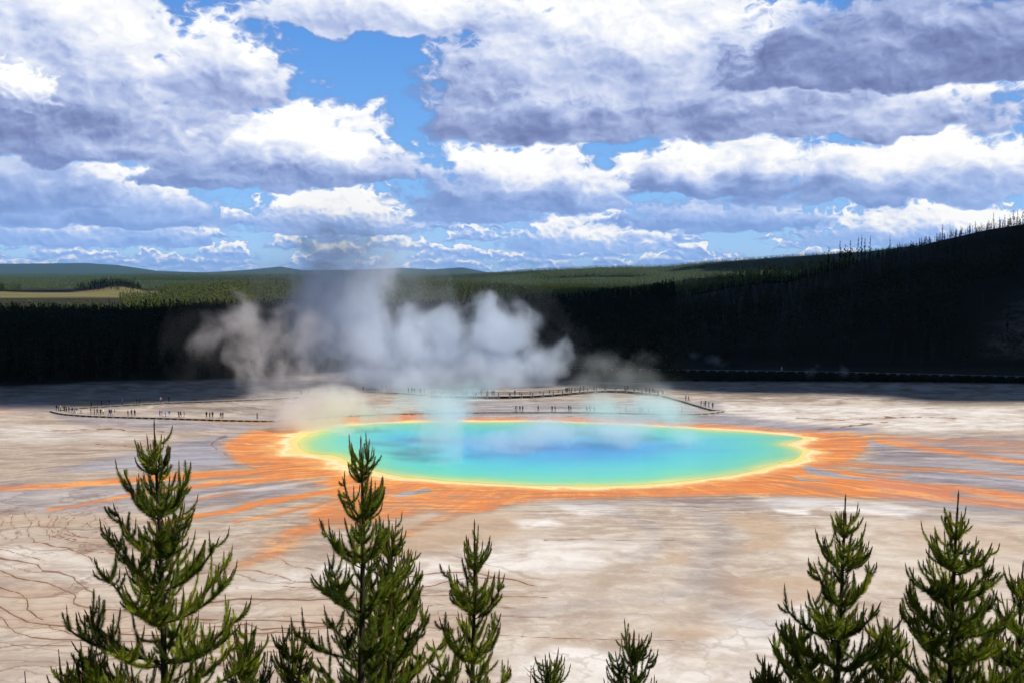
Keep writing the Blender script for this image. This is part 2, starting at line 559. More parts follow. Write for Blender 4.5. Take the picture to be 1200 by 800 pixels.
def build_ground():
    py = np.arange(870, 438, -1.2)
    D = list(gp(600, py)[1])
    while D[-1] < 40000:
        D.append(D[-1] + max(3.0, 0.022 * D[-1]) if D[-1] < 2500 else D[-1] * 1.05)
    D = np.array(D)
    q = np.concatenate([np.arange(-900, -160, 12), np.arange(-160, 1360, 1.3), np.arange(1360, 2101, 12)])
    Q, DD = np.meshgrid(q, D)
    X = (Q - 600) / 1200 * DD; Y = DD
    Z = terrain(X, Y)
    nr, nc = X.shape
    idx = np.arange(nr * nc).reshape(nr, nc)
    F = np.stack([idx[:-1, :-1], idx[:-1, 1:], idx[1:, 1:], idx[1:, :-1]], -1).reshape(-1, 4)
    # flat basin: masks read from the traced map
    bas = DD < 520
    PX, PY = pix(X, Y, 0.0)
    n1 = vnoise(X, Y, 1 / 14.0, 4, 3); n2 = vnoise(X, Y, 1 / 5.0, 4, 9); n3 = vnoise(X, Y, 1 / 40.0, 3, 21)
    rb = bas[:, 0].sum()
    px, p_y, m1, m2, m3 = PX[:rb], PY[:rb], n1[:rb], n2[:rb], n3[:rb]
    xx, yy = X[:rb], Y[:rb]
    pd = poly_sdf(xx, yy, POOL)
    VS = 3.2                                       # depth is foreshortened: weigh vertical distances more
    wpx = px + m1 * 9 + m2 * 5; wpy = (p_y + m2 * 1.3 + m1 * 1.2) * VS
    def area(pts, soft=8.0):
        s = poly_sdf(wpx, wpy, [(a, b * VS) for a, b in pts])
        return 1 - sstep(s, -soft, soft)
    def stream(pts, soft=0.97):
        s = line_dist(wpx, wpy, [(a, b * VS, w * VS) for a, b, w in pts])
        return 1 - sstep(s, 1 - soft, 1 + soft)
    fan = area([(940, 505), (965, 508), (1000, 507), (1012, 514), (1016, 528), (1002, 538), (985, 546), (1010, 553), (1060, 561), (1125, 571), (1120, 586), (1000, 584), (900, 579), (800, 583), (700, 585), (700, 570), (850, 561), (905, 549), (940, 538)], 14)
    left = area([(261, 519), (275, 510), (300, 505), (335, 500), (365, 496), (395, 489), (440, 484.5), (490, 484), (520, 489), (440, 495), (370, 505), (352, 516), (356, 530), (400, 538), (415, 548), (380, 553), (330, 553), (296, 548), (280, 540), (266, 530)], 12)
    low = area([(395, 546), (440, 552), (480, 560), (560, 568), (700, 572), (705, 584), (640, 586), (600, 590), (580, 598), (545, 603), (500, 600), (470, 606), (420, 614), (385, 616), (360, 606), (385, 588), (380, 565)], 16)
    ring = 1 - sstep(pd + m1 * 2.5 + m2 * 1.2, 8.0, 11.5)
    st = np.zeros_like(px)
    for amp, pts in [
        (1.0, [(420, 548, 7), (340, 551, 5), (250, 556, 4), (150, 562, 3), (60, 568.5, 2.8), (-40, 575, 2.6)]),
        (.95, [(400, 553, 5), (310, 560, 3), (250, 566, 2.6), (200, 573, 2.4), (130, 585, 2.0), (60, 597, 1.6)]),
        (.7, [(410, 562, 4), (340, 569, 2), (290, 575, 2), (230, 584, 1.4)]),
        (.95, [(440, 567, 6), (380, 576, 3.5), (320, 588, 3), (270, 598, 2.4), (220, 606, 2), (180, 613, 1.4)]),
        (.8, [(450, 572, 5), (390, 589, 2.4), (330, 601, 2), (280, 612, 1.3)]),
        (.80, [(470, 580, 9), (420, 600, 6), (382, 611, 6), (352, 622, 6)]), (.62, [(352, 622, 6), (332, 636, 7), (312, 651, 6), (280, 662, 3)]),
        (.7, [(520, 576, 6), (480, 592, 5), (440, 606, 4), (400, 618, 2)]),
        (.55, [(600, 582, 7), (560, 594, 5), (500, 612, 3), (470, 626, 2)]),
        (1.0, [(950, 508, 4), (1020, 516, 3.4), (1080, 524, 3), (1140, 533, 2.6), (1200, 541, 2.4), (1290, 550, 2)]),
        (.9, [(990, 544, 3), (1060, 548, 2.4), (1120, 551, 2.2), (1200, 559, 2.0), (1290, 566, 2)]),
        (1.0, [(930, 562, 6), (1040, 567, 4), (1120, 571, 4.2), (1200, 583, 4), (1290, 592, 4)]),
        (.85, [(975, 552, 2), (1030, 557, 2), (1075, 553, 1.6), (1120, 549, 1.2)]),
        (.75, [(900, 576, 5), (1000, 579, 5), (1100, 583, 5), (1200, 592, 5), (1290, 600, 5)]),
        (.6, [(1010, 512, 5), (1100, 516, 4), (1200, 521, 5), (1290, 524, 5)]),
        (.5, [(1090, 528, 3), (1150, 527, 3), (1290, 531, 4)]),
        (.5, [(0, 480, 2.2), (30, 478, 1.6), (60, 479, .8)]),
        (.55, [(200, 490.5, 1.2), (300, 494.5, 2.4), (345, 496, 3)]),
        (.45, [(610, 490, 2), (700, 490, 3), (780, 494, 2)]),
    ]:
        st = np.maximum(st, amp * stream(pts))
    orange = np.maximum.reduce([ring, fan * (0.86 + 0.3 * m2), left * .95, low * (0.85 + 0.5 * m1 + 0.25 * m2), st])
    wedge = np.maximum.reduce([stream([(940, 545, 1.5), (953, 551, 3.2), (985, 558, 2.4), (1020, 562, 1)]), stream([(1018, 516, 1.2), (1030, 523, 4), (1045, 532, 1.5)]),
                               stream([(455, 580, .8), (480, 577, 2), (500, 573, 1)]), .9 * stream([(925, 556, .6), (945, 562, 1.5), (970, 563, .6)]), .8 * stream([(285, 573, 3), (330, 570, 4), (362, 566, 2)]),
                               .8 * area([(1022, 522), (1060, 527), (1100, 533), (1090, 545), (1040, 544), (1015, 540)], 12), .9 * area([(1060, 553), (1150, 556), (1205, 563), (1205, 576), (1140, 567), (1060, 562)], 8)])
    orange = np.clip(orange * (1 - wedge), 0, 1)
    wet = np.maximum.reduce([area([(150, 530), (200, 518), (262, 508), (290, 503), (262, 520), (278, 541), (300, 549), (220, 549), (120, 552), (60, 552), (100, 540)], 16),
                             wedge, .8 * area([(-60, 470), (60, 473), (95, 478), (60, 482), (-60, 481)], 6), .8 * area([(60, 484), (200, 491), (345, 491), (330, 500), (200, 505), (80, 495)], 12),
                             .9 * area([(560, 470), (840, 470), (850, 484), (940, 497), (1030, 500), (1035, 507), (930, 509), (800, 499), (700, 494), (480, 493), (480, 482)], 10),
                             .75 * area([(0, 565), (160, 566), (300, 566), (380, 570), (330, 585), (200, 600), (60, 603), (-60, 600)], 20),
                             .8 * area([(1040, 510), (1290, 510), (1290, 610), (1120, 600), (1020, 585), (1010, 560), (1030, 530)], 20),
                             .7 * area([(260, 488), (360, 484), (500, 482), (500, 492), (360, 497), (280, 500)], 10),
                             .42 * stream([(690, 590, 3), (735, 602, 4), (768, 618, 4), (775, 640, 3), (745, 652, 5)], 1.0), .46 * stream([(800, 588, 3), (835, 606, 5), (850, 628, 5), (838, 652, 6), (826, 680, 8), (850, 712, 10), (900, 738, 8)], 1.0),
                             .35 * stream([(826, 680, 5), (780, 700, 5), (700, 706, 6), (600, 720, 6)], 1.0), .45 * stream([(640, 632, 1.5), (720, 634, 2), (790, 632, 2), (835, 640, 2)], 1.0), .5 * stream([(880, 590, 2), (940, 586, 3), (1010, 592, 3), (1100, 604, 4), (1200, 612, 4)], 1.0),
                             .5 * area([(560, 575), (800, 583), (960, 584), (1000, 592), (880, 598), (760, 592), (640, 596)], 10)])
    white = np.maximum.reduce([area([(268, 575), (300, 571), (350, 566), (340, 571), (300, 576)], 6), .8 * area([(220, 584), (256, 576), (262, 579), (240, 584)], 6),
                               .75 * area([(495, 578), (540, 574), (545, 577), (515, 581)], 5), .8 * area([(470, 592), (520, 582), (545, 586), (505, 596)], 8),
                               .8 * area([(890, 584), (1010, 586), (1080, 597), (1060, 606), (980, 598), (900, 592)], 10), .9 * area([(905, 594), (950, 596), (945, 602), (915, 600)], 5),
                               .55 * area([(640, 590), (700, 588), (740, 600), (690, 606)], 8), .75 * area([(600, 608), (640, 606), (660, 614), (610, 618)], 7),
                               .5 * area([(560, 640), (700, 628), (760, 640), (700, 668), (600, 672), (540, 660)], 22), .55 * area([(590, 765), (660, 755), (800, 770), (860, 800), (600, 810)], 26),
                               .45 * area([(820, 735), (900, 690), (1000, 720), (1020, 800), (840, 800)], 30), .5 * area([(380, 660), (530, 650), (560, 680), (420, 690), (250, 690)], 20),
                               .4 * area([(0, 640), (60, 640), (130, 665), (100, 680), (0, 668)], 14), .5 * area([(760, 470), (960, 474), (1200, 476), (1200, 500), (1100, 508), (900, 496)], 14),
                               .35 * area([(0, 500), (150, 500), (170, 515), (0, 520)], 20)])
    brown = np.maximum.reduce([.8 * area([(470, 606), (560, 600), (620, 604), (600, 625), (520, 645), (440, 650), (420, 630)], 22), .75 * area([(850, 606), (900, 602), (925, 615), (915, 642), (870, 646), (880, 625)], 12),
                               .6 * area([(780, 645), (815, 648), (810, 662), (780, 660)], 8), .7 * area([(860, 678), (960, 672), (990, 685), (900, 720), (830, 700)], 22), .6 * area([(770, 735), (840, 728), (860, 740), (800, 752)], 14),
                               .55 * area([(0, 690), (60, 685), (150, 720), (190, 745), (60, 740), (0, 735)], 22), .5 * area([(0, 596), (120, 590), (200, 600), (170, 612), (0, 615)], 16), .8 * area([(82, 470), (110, 472), (130, 476), (100, 478)], 4),
                               .5 * area([(1060, 512), (1290, 510), (1290, 530), (1130, 528)], 10), .45 * area([(330, 700), (520, 715), (600, 730), (500, 770), (330, 770)], 26), .4 * area([(1040, 610), (1200, 620), (1200, 650), (1060, 640)], 20)])
    terr = np.maximum.reduce([area([(-60, 570), (120, 566), (190, 590), (260, 630), (420, 650), (560, 650), (640, 680), (560, 730), (420, 800), (-60, 800)], 40), .35 * area([(230, 590), (420, 612), (400, 660), (230, 650)], 20)])
    dense = area([(-60, 590), (60, 584), (120, 572), (170, 580), (200, 600), (160, 640), (60, 650), (-60, 640)], 26)
    # traced edges of the rimstone steps, in picture units; a little jagged
    jx = px + vnoise(xx, yy, 1 / 2.6, 2, 51) * 3.0 + vnoise(xx, yy, 1 / 9.0, 2, 52) * 5; jy = p_y + vnoise(xx, yy, 1 / 2.6, 2, 53) * 1.1 + vnoise(xx, yy, 1 / 9.0, 2, 54) * 1.6
    rim = np.full(px.shape, 30.0)
    for w, pts in RIM_LINES:
        a = np.array(pts, float)
        near = (px > a[:, 0].min() - 25) & (px < a[:, 0].max() + 25) & (p_y > a[:, 1].min() - 20) & (p_y < a[:, 1].max() + 20)
        rim[near] = np.minimum(rim[near], line_dist(jx[near], jy[near], [(u, v, 1.0) for u, v in pts]) / w)
    def full(a, fill=0.0):
        o = np.full(X.shape, fill); o[:rb] = a; return o
    meadow = (1 - sstep(np.abs(Y - 1860), 220, 320)) * (1 - sstep(np.abs(Q - 20), 150, 185))
    scree = np.clip(sstep(Q, 1120, 1165) * sstep(1.2 * (Q - 1120) - (Y - 430), -60, 60) * sstep(Y, 440, 460) * (1 - sstep(Y, 560, 640)), 0, 1)
    PYe = pix(X, Y, 0)[1]
    edge = interp(Q, EDGE_PX)
    back = sstep(edge - PYe, -3, 2.0)              # beyond the edge of the crust: forest floor
    grass = np.exp(-(((Q - 430) / 75) ** 2 + ((PYe - 446) / 8) ** 2)) + 0.6 * sstep(Q, 780, 860) * np.exp(-((PYe - 446.5) / 2.2) ** 2) + .5 * sstep(Q, 1030, 1120) * np.exp(-((PYe - 474) / 1.6) ** 2)
    grass += .35 * (1 - sstep(Q, 200, 300)) * np.exp(-((PYe - 449) / 3.0) ** 2)
    m = ground_material()
    o = mesh_np('ground', np.stack([X, Y, Z], -1).reshape(-1, 3), F, [m], smooth=True)
    for nm, a in (('pool_d', full(pd, 400.0)), ('orange', full(orange)), ('wet', full(wet)), ('white', full(white)), ('brown', full(brown)), ('terr', full(terr)), ('rim', full(rim, 30.0)), ('dense', full(dense)),
                  ('meadow', meadow), ('scree', scree), ('back', back), ('grass', np.clip(grass, 0, 1))):
        float_attr(o, nm, a)
    tag(o, kind='structure')
    return o

EDGE_PX = [(-900, 455), (-100, 453), (0, 452.5), (60, 450), (100, 447.5), (150, 446), (230, 445), (330, 440), (400, 434), (480, 434), (560, 444), (680, 446), (740, 446.5), (800, 446), (900, 446.5), (1000, 447), (1100, 447.5), (1200, 449), (2100, 452)]

RIM_LINES = [(w, p) for w, p in [
    (1.1, [(-30, 650), (0, 653), (22, 656), (45, 661), (50, 668), (70, 670), (85, 676), (92, 684), (97, 690), (106, 695)]),
    (1.0, [(-30, 660), (0, 669), (20, 676), (55, 682), (70, 690), (83, 697), (85, 707), (100, 712), (118, 714), (150, 716)]),
    (1.0, [(-30, 684), (0, 688), (22, 695), (28, 702), (30, 713), (40, 719), (52, 726)]), (1.0, [(-30, 702), (0, 711), (15, 720), (35, 728), (50, 732), (80, 735), (115, 742), (170, 744), (240, 746)]),
    (.9, [(-30, 712), (0, 722), (9, 730), (20, 740), (40, 747), (60, 748), (100, 750), (180, 752)]), (.8, [(42, 635), (65, 640), (80, 641), (95, 647), (110, 655), (116, 668)]),
    (.6, [(3, 660), (17, 666), (40, 669), (62, 670)]), (.7, [(-30, 762), (30, 755), (100, 757), (160, 760)]), (.8, [(56, 732), (62, 738), (90, 743), (118, 746)]),
    (1.2, [(205, 706), (240, 704.5), (275, 700.5), (300, 700), (340, 702), (368, 703), (400, 701), (430, 702)]), (.9, [(210, 726), (300, 727), (370, 729), (420, 730)]), (.9, [(240, 735), (265, 734), (290, 731), (305, 738), (340, 736), (380, 733)]),
    (.8, [(225, 745), (290, 742), (320, 741), (372, 742)]), (.6, [(230, 751), (300, 749), (370, 750)]), (.7, [(235, 757), (290, 756), (375, 758)]), (.6, [(240, 763), (320, 762), (372, 764)]), (.6, [(236, 770), (300, 768), (380, 771)]), (.5, [(240, 776), (330, 774), (378, 777)]),
    (.8, [(210, 655), (250, 660), (275, 667), (300, 668), (330, 675), (350, 682), (372, 682)]), (.6, [(300, 648), (330, 655), (350, 664), (372, 667)]), (1.0, [(475, 676), (500, 673), (530, 670), (560, 672), (600, 678), (628, 685)]),
    (.8, [(478, 690), (500, 687), (520, 682), (545, 678), (575, 676)]), (.7, [(480, 697), (540, 697), (580, 699), (640, 700)]), (.6, [(330, 686), (372, 690), (400, 688)]), (.6, [(470, 712), (520, 708), (600, 712)]), (.5, [(480, 722), (560, 719), (640, 723)]),
    (.6, [(60, 628), (90, 634), (140, 637), (170, 640)]), (.6, [(100, 644), (150, 652), (170, 660), (205, 668)]), (.6, [(-30, 640), (10, 644), (30, 650), (52, 655)]),
    (.55, [(8, 588), (18, 600), (12, 612), (24, 622), (16, 634)]), (.55, [(26, 594), (30, 606), (38, 614), (34, 626), (44, 634)]), (.6, [(40, 604), (46, 614), (58, 622), (62, 632)]), (.6, [(52, 598), (60, 608), (58, 618), (72, 628), (90, 632)]),
    (.6, [(66, 604), (64, 616), (76, 626), (100, 630)]), (.6, [(84, 606), (78, 616), (82, 624), (96, 629), (118, 630)]), (.6, [(104, 600), (110, 608), (100, 614), (116, 622)]), (.55, [(84, 578), (90, 586), (100, 592)]), (.55, [(96, 577), (104, 586), (112, 592)]), (.55, [(108, 578), (116, 586), (128, 592)]), (.5, [(120, 580), (128, 588), (140, 596)]),
    (.55, [(-10, 596), (4, 608), (-2, 620), (8, 632)]), (.6, [(118, 600), (124, 612), (120, 620), (134, 628)]),
    (1.3, [(262, 512), (252, 516), (250, 520), (257, 527), (268, 533), (280, 540), (291, 547), (300, 550)]), (.7, [(60, 505), (130, 503), (190, 506)]), (.6, [(110, 520), (160, 523), (210, 519)]),
    (.7, [(905, 505), (960, 502), (1000, 498), (1040, 495)]), (.6, [(700, 470), (740, 474), (770, 471)]), (.6, [(930, 489), (990, 492), (1060, 488), (1120, 490)]), (.5, [(640, 633), (690, 631), (740, 633), (790, 632)]), (.5, [(560, 742), (640, 746), (720, 748), (800, 751)]), (.5, [(1040, 700), (1090, 702), (1200, 701)]),
]]

def ground_material():
    m, n = material('basin_and_hills')
    P = n.new('ShaderNodeNewGeometry')
    P = E(n, P.outputs['Position'])
    x, y, z = n.xyz(P)
    pd, orange, wet, white, brown = [n.attr(k) for k in ('pool_d', 'orange', 'wet', 'white', 'brown')]
    terr, dense, meadow, scree, back, grass = [n.attr(k) for k in ('terr', 'dense', 'meadow', 'scree', 'back', 'grass')]
    g = n.vec(x, y, 0.0)
    big = n.noise(g, 0.022, 6, 0.55)
    med = n.noise(g, 0.11, 7, 0.62, dist=0.6)
    fin = n.noise(g, 0.75, 6, 0.65)
    grain = n.noise(g, 4.0, 5, 0.7)
    wx, wy, _ = n.xyz(n.noise(g, 0.05, 5, 0.58, color=True))
    # sheet flow spreads outwards from the pool: streaks follow the way the water runs
    cx, cy = float(POOL[:, 0].mean()), float(POOL[:, 1].mean())
    dx, dy = x - cx, y - cy
    rad = n.math('SQRT', dx * dx + dy * dy)
    ang = n.math('ARCTAN2', dy, dx.abs() + 0.001)
    run = n.noise(n.vec(ang * 13.0 + (wx - 0.5) * 2.6, rad * 0.020 + (wy - 0.5) * 0.8, n.step(dx, -4.0, 4.0) * 7.0), 1.0, 5, 0.62)
    run2 = n.noise(n.vec(ang * 34.0 + (wx - 0.5) * 5.0, rad * 0.045 + (wy - 0.5) * 1.4, 5.0 + n.step(dx, -4.0, 4.0) * 7.0), 1.0, 5, 0.62)
    flow_a = n.noise(n.vec(x * 0.026 + (wx - 0.5) * 1.7, y * 0.13 + (wy - 0.5) * 2.4, 3.0), 1.0, 6, 0.60)
    near = n.step(y, 195.0, 150.0)
    flow_b = n.noise(n.vec(x * (0.075 + near * 0.11) + (wx - 0.5) * 3.2, y * (0.38 - near * 0.06) + (wy - 0.5) * 4.6, 9.0), 1.0, 6, 0.64)
    side = n.step(dx.abs() - dy.abs() * 0.7, -6.0, 34.0)
    flow = flow_a + (run - flow_a) * side * 0.55
    flow2 = flow_b + (run2 - flow_b) * side * 0.60
    tan = n.ramp(big * 0.45 + med * 0.55, [(0.30, (0.24, 0.175, 0.128)), (0.42, (0.43, 0.335, 0.25)), (0.53, (0.565, 0.47, 0.37)), (0.64, (0.63, 0.565, 0.48)), (0.76, (0.68, 0.64, 0.58))])
    base = n.mix(n.step(flow, 0.36, 0.58), (0.315, 0.225, 0.175), tan)
    base = n.mix(n.step(flow2, 0.50, 0.62) * (0.62 - near * 0.18), base, (0.80, 0.735, 0.655))
    base = n.mix(n.step(flow2, 0.47, 0.36) * (0.58 - near * 0.36), base, (0.20, 0.145, 0.12))
    right = n.step(x, -22.0, 12.0)
    base = n.mix(near * (0.10 + right * 0.22 + n.step(big, 0.42, 0.58) * 0.25), base, n.mix(n.step(med, .35, .65), (0.53, 0.43, 0.335), (0.72, 0.645, 0.56)))
    leftmid = n.step(x, -10.0, -40.0) * n.step(y, 300.0, 225.0) * n.step(y, 95.0, 150.0, 0.55, 1.0)
    base = n.mix(leftmid * 0.62, base, n.mix(n.step(flow2, .40, .60), (0.285, 0.205, 0.15), (0.54, 0.43, 0.325)))
    right0 = n.step(x, -22.0, 12.0) * n.step(y, 200.0, 170.0)
    mott = n.noise(n.vec(x * 0.42 + (wx - 0.5) * 3.0, y * 0.34 + (wy - 0.5) * 3.0, 6.0), 1.0, 7, 0.72)
    base = n.mix(n.step(mott, 0.47, 0.32) * (0.50 - right0 * 0.26), base, (0.26, 0.21, 0.175))
    base = n.mix(n.step(mott, 0.54, 0.68) * 0.34, base, (0.78, 0.72, 0.65))
    base = n.mix(0.13 + 0.12 * n.step(x, 20.0, -60.0), base, (0.27, 0.225, 0.205))
    # white sinter
    wm = (white * n.step(med * 0.5 + flow2 * 0.5, 0.34, 0.60, 0.25, 1.25)).clamp()
    base = n.mix(wm, base, (0.80, 0.77, 0.735))
    base = n.mix((brown * n.step(med, 0.30, 0.62, 0.45, 1.0)).clamp(), base, n.mix(fin, (0.40, 0.26, 0.165), (0.56, 0.41, 0.285)))
    # wet grey lavender film
    wetc = n.mix(n.step(flow2 * .6 + flow * .4, 0.40, 0.60), (0.165, 0.135, 0.150), (0.44, 0.385, 0.365))
    base = n.mix(wet * 0.72, base, wetc)
    # rimstone terraces: thin brown edges, stepping like contour lines
    def contours(f, wd):
        fr = n.math('FRACT', f)
        d = (fr - 0.5).abs() * -1.0 + 0.5
        return n.step(d, wd, wd * 0.35)
    jx, jy, _ = n.xyz(n.noise(g, 0.42, 3, 0.5, color=True))
    gj = n.vec(x + (jx - 0.5) * 5.5, y + (jy - 0.5) * 5.5, 0.0)
    lev = n.noise(gj, 0.020, 2, 0.45) * 9.0 + y * 0.085 + x * 0.012
    ed1 = contours(lev, 0.042)
    lev2 = n.noise(n.vmath('ADD', gj, (51.0, 20.0, 0.0)), 0.055, 3, 0.5) * 7.0 + y * 0.03
    ed2 = contours(lev2, 0.055)
    lev3 = n.noise(gj, 0.045, 3, 0.5) * 6.0 + y * 0.36
    ed3 = contours(lev3, 0.070)
    e1 = ed1 * terr * n.step(big, 0.30, 0.46)
    e3 = ed3 * terr * n.step(n.noise(g, 0.03, 3, 0.5), 0.46, 0.56) * 0.85
    terrtone = n.step(n.math('FRACT', lev), 0.0, 1.0)
    base = n.mix(terr * 0.30 * terrtone, base, (0.68, 0.585, 0.485))
    rim = n.attr('rim')
    er = n.step(rim + (fin - 0.5) * 0.7, 1.15, 0.45)
    edge = er.max(e1 * 0.5).max(e3 * 0.45).max(ed2 * dense * 0.55)
    base = n.mix(n.step(rim + (med - 0.5) * 5.0, 6.0, 0.5) * 0.28, base, (0.40, 0.25, 0.17))
    base = n.mix(edge * 0.85, base, (0.165, 0.085, 0.052))
    # drying cracks on the near flat
    cr = n.voronoi(n.vec(x + (jx - 0.5) * 4, y + (jy - 0.5) * 4, 0.0), 0.22, 'DISTANCE_TO_EDGE')
    crk = n.step(cr, 0.075, 0.015) * n.step(y, 150.0, 118.0) * n.step(med, 0.42, 0.6)
    base = n.mix(crk * 0.35, base, (0.30, 0.235, 0.195))
    # bacterial mats: brown at the margins, then orange, then yellow towards the water
    fing = flow_b * 0.6 + flow_a * 0.4
    fing = fing + (run * 0.5 + run2 * 0.5 - fing) * n.step(dx.abs() - dy.abs() * 0.7, -22.0, 22.0)
    mrun = flow2 * 0.55 + run2 * 0.45
    rag = orange + (fing - 0.5) * 3.0 * n.step(orange, 1.05, 0.45) + (fin - 0.5) * 0.30
    om = n.step(rag, 0.24, 0.74) * n.step(orange, 0.02, 0.16)
    deep = n.step(orange * 0.8 + (fing - 0.5) * 1.4, 0.22, 0.78)
    oc = n.mix(deep, (0.36, 0.185, 0.105), (0.72, 0.215, 0.038))
    oc = n.mix(n.step(mrun, 0.50, 0.62) * 0.75, oc, (0.92, 0.42, 0.085))
    oc = n.mix(n.step(fing, 0.51, 0.41) * 0.72, oc, (0.40, 0.17, 0.075))
    oc = n.mix(n.step(med, 0.58, 0.72) * 0.4, oc, (0.84, 0.50, 0.20))
    oc = n.mix(n.step(mott, 0.49, 0.36) * 0.60, oc, (0.45, 0.20, 0.09))
    col = n.mix(n.step(orange + (flow2 - 0.5) * 0.5, 0.0, 0.5) * n.step(orange, 0.0, 0.08) * 0.75, base, n.mix(n.step(flow2, .40, .60), (0.30, 0.19, 0.125), (0.50, 0.335, 0.23)))
    thin = n.step(orange + (fing - 0.5) * 1.4 + (mott - 0.5) * 0.5, 0.10, 1.0, 0.35, 1.0)
    oc = n.mix(1.0 - thin, oc, n.mix(n.step(mrun, 0.44, 0.58), (0.47, 0.27, 0.15), (0.66, 0.44, 0.27)))
    col = n.mix(om * 0.92, col, oc)
    ripx = n.noise(n.vec(x * 0.35, y * 1.1 + x * 0.15, 2.0), 1.0, 3, 0.5)
    wide = n.step(dx, -20.0, -52.0, 1.0, 0.55) * n.step(dx, 30.0, 62.0, 1.0, 0.85)
    pdw = pd * wide + (med - 0.5) * 5.5 + (fin - 0.5) * 2.0 + (fing - 0.5) * 2.5 * n.step(pd, 0.5, 3.0)
    sc1 = n.voronoi(n.vec(x + (med - 0.5) * 8.0, y + (fin - 0.5) * 3.0, 0.0), 0.17, 'SMOOTH_F1', smooth=0.35)
    pdw = pdw + (sc1 - 0.45) * 2.6 * n.step(pd, 0.2, 2.0)
    col = n.mix(n.step(pdw, 6.0, 2.2) * 0.92, col, n.mix(n.step(flow2, .35, .65), (0.80, 0.40, 0.12), (0.88, 0.54, 0.22)))
    col = n.mix(n.step(pdw, 3.8, 1.3), col, n.mix(fin, (0.78, 0.56, 0.17), (0.86, 0.68, 0.30)))
    lip = n.step(pdw, 1.1, 1.8) * n.step(pdw, 3.0, 2.1)
    col = n.mix(lip * 0.42, col, (0.93, 0.87, 0.64))
    seam = n.step((pdw - 3.9).abs() + (fin - 0.5) * 0.8, 0.55, 0.15)
    col = n.mix(seam * 0.45, col, (0.62, 0.27, 0.07))
    col = n.mix(n.step(pdw, 0.9, -0.6) * 0.85, col, (0.74, 0.70, 0.15))
    # outside the crust
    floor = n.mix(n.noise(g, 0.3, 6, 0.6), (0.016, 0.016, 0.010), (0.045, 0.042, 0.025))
    floor = n.mix(scree * n.step(fin * .5 + med * .5, 0.42, 0.60), floor, (0.17, 0.14, 0.12))
    mead = n.mix(n.step(n.noise(n.vec(x * 0.004, y * 0.012, 0.0), 1.0, 4, 0.5), 0.40, 0.60), (0.15, 0.105, 0.055), (0.165, 0.185, 0.062))
    floor = n.mix(meadow, floor, mead)
    floor = n.mix(n.step(x / y, 0.14, 0.20) * n.step(y, 424.0, 440.0) * n.step(y, 1500.0, 1200.0) * (1.0 - scree) * 0.6, floor, (0.006, 0.007, 0.004))  # right hill floor blackened, its cloud shade put into the colour
    canopy = n.mix(n.noise(g, 0.05, 8, 0.7), (0.014, 0.026, 0.012), (0.070, 0.088, 0.036))
    floor = n.mix(n.step(y, 2200.0, 3000.0), floor, canopy)
    gc = n.mix(n.noise(g, 0.5, 5, 0.6), (0.115, 0.105, 0.045), (0.30, 0.27, 0.12))
    col = n.mix((grass * n.step(med, 0.30, 0.52, 0.5, 1.0)).clamp(), col, gc)
    # the far crust is greyer: grey crust, with cloud shade partly put into the colour
    farg = n.step(y, 300.0, 365.0)
    fc = n.ramp(flow2 * 0.6 + med * 0.4, [(0.36, (0.075, 0.062, 0.056)), (0.47, (0.215, 0.18, 0.16)), (0.58, (0.42, 0.375, 0.335)), (0.68, (0.58, 0.53, 0.48))])
    col = n.mix(farg * 0.75, col, fc)
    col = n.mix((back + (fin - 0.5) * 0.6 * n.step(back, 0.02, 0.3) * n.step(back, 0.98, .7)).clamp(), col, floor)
    wetm = (wet * n.step(flow, 0.30, 0.56, 0.55, 1.0)).max(om * 0.45)
    rough = 0.78 - wetm * n.step(back, 0.5, 0.1) * 0.58
    h = fin * 0.5 + med * 0.8 + grain * 0.10 - edge * 0.55 + n.math('FRACT', lev) * terr * 0.35
    dry = 1.0 - wetm * 0.93
    b = n.bump(h * dry, 0.55, 0.22)
    finish(n, col, rough, b, spec=0.02 + wetm * 0.33)
    return m

def build_water():
    m, n = material('hot_spring_water')
    P = E(n, n.new('ShaderNodeNewGeometry').outputs['Position'])
    x, y, z = n.xyz(P)
    dep = n.attr('inside')
    g = n.vec(x, y, 0)
    w = n.noise(g, 0.05, 5, 0.55)
    w2 = n.noise(n.vec(x * 0.04, y * 0.16, 4.0), 1.0, 5, 0.55)
    d = dep + (w - 0.5) * 9.0 + (w2 - 0.5) * 7.0 * n.step(dep, 1.0, 8.0)
    c = n.ramp(d * (1 / 50.0), [(0.0, (0.62, 0.66, 0.15)), (0.030, (0.40, 0.60, 0.18)), (0.085, (0.16, 0.58, 0.29)), (0.18, (0.065, 0.56, 0.43)), (0.38, (0.025, 0.48, 0.55)), (0.58, (0.014, 0.33, 0.60)), (0.85, (0.012, 0.20, 0.58))])
    wav = n.noise(n.vec(x * 0.9, y * 1.6, 0.0), 1.0, 5, 0.6)
    b = n.bump(wav, 0.22, 0.14)
    p = finish(n, c, 0.16, b, spec=0.32)
    p.inputs['IOR'].default_value = 1.33
    # mesh: the outline and rings shrinking towards the middle
    c0 = POOL.mean(0)
    k = len(POOL); ts = np.concatenate([[0, .01, .02, .035, .055, .08], np.linspace(.11, 1, 22)[:-1]])
    V = np.concatenate([POOL + (c0 - POOL) * t for t in ts] + [c0[None]])
    sdv = -poly_sdf(V[:, 0], V[:, 1], POOL)
    sdv[:k] = 0
    F4 = np.array([(r * k + j, r * k + (j + 1) % k, (r + 1) * k + (j + 1) % k, (r + 1) * k + j) for r in range(len(ts) - 1) for j in range(k)])
    last = (len(ts) - 1) * k
    F3 = np.array([(last + j, last + (j + 1) % k, len(V) - 1) for j in range(k)])
    o = mesh_np('water', np.c_[V, np.full(len(V), 0.03)], [F4, F3], [m], smooth=True)
    float_attr(o, 'inside', sdv)
    tag(o, kind='structure')

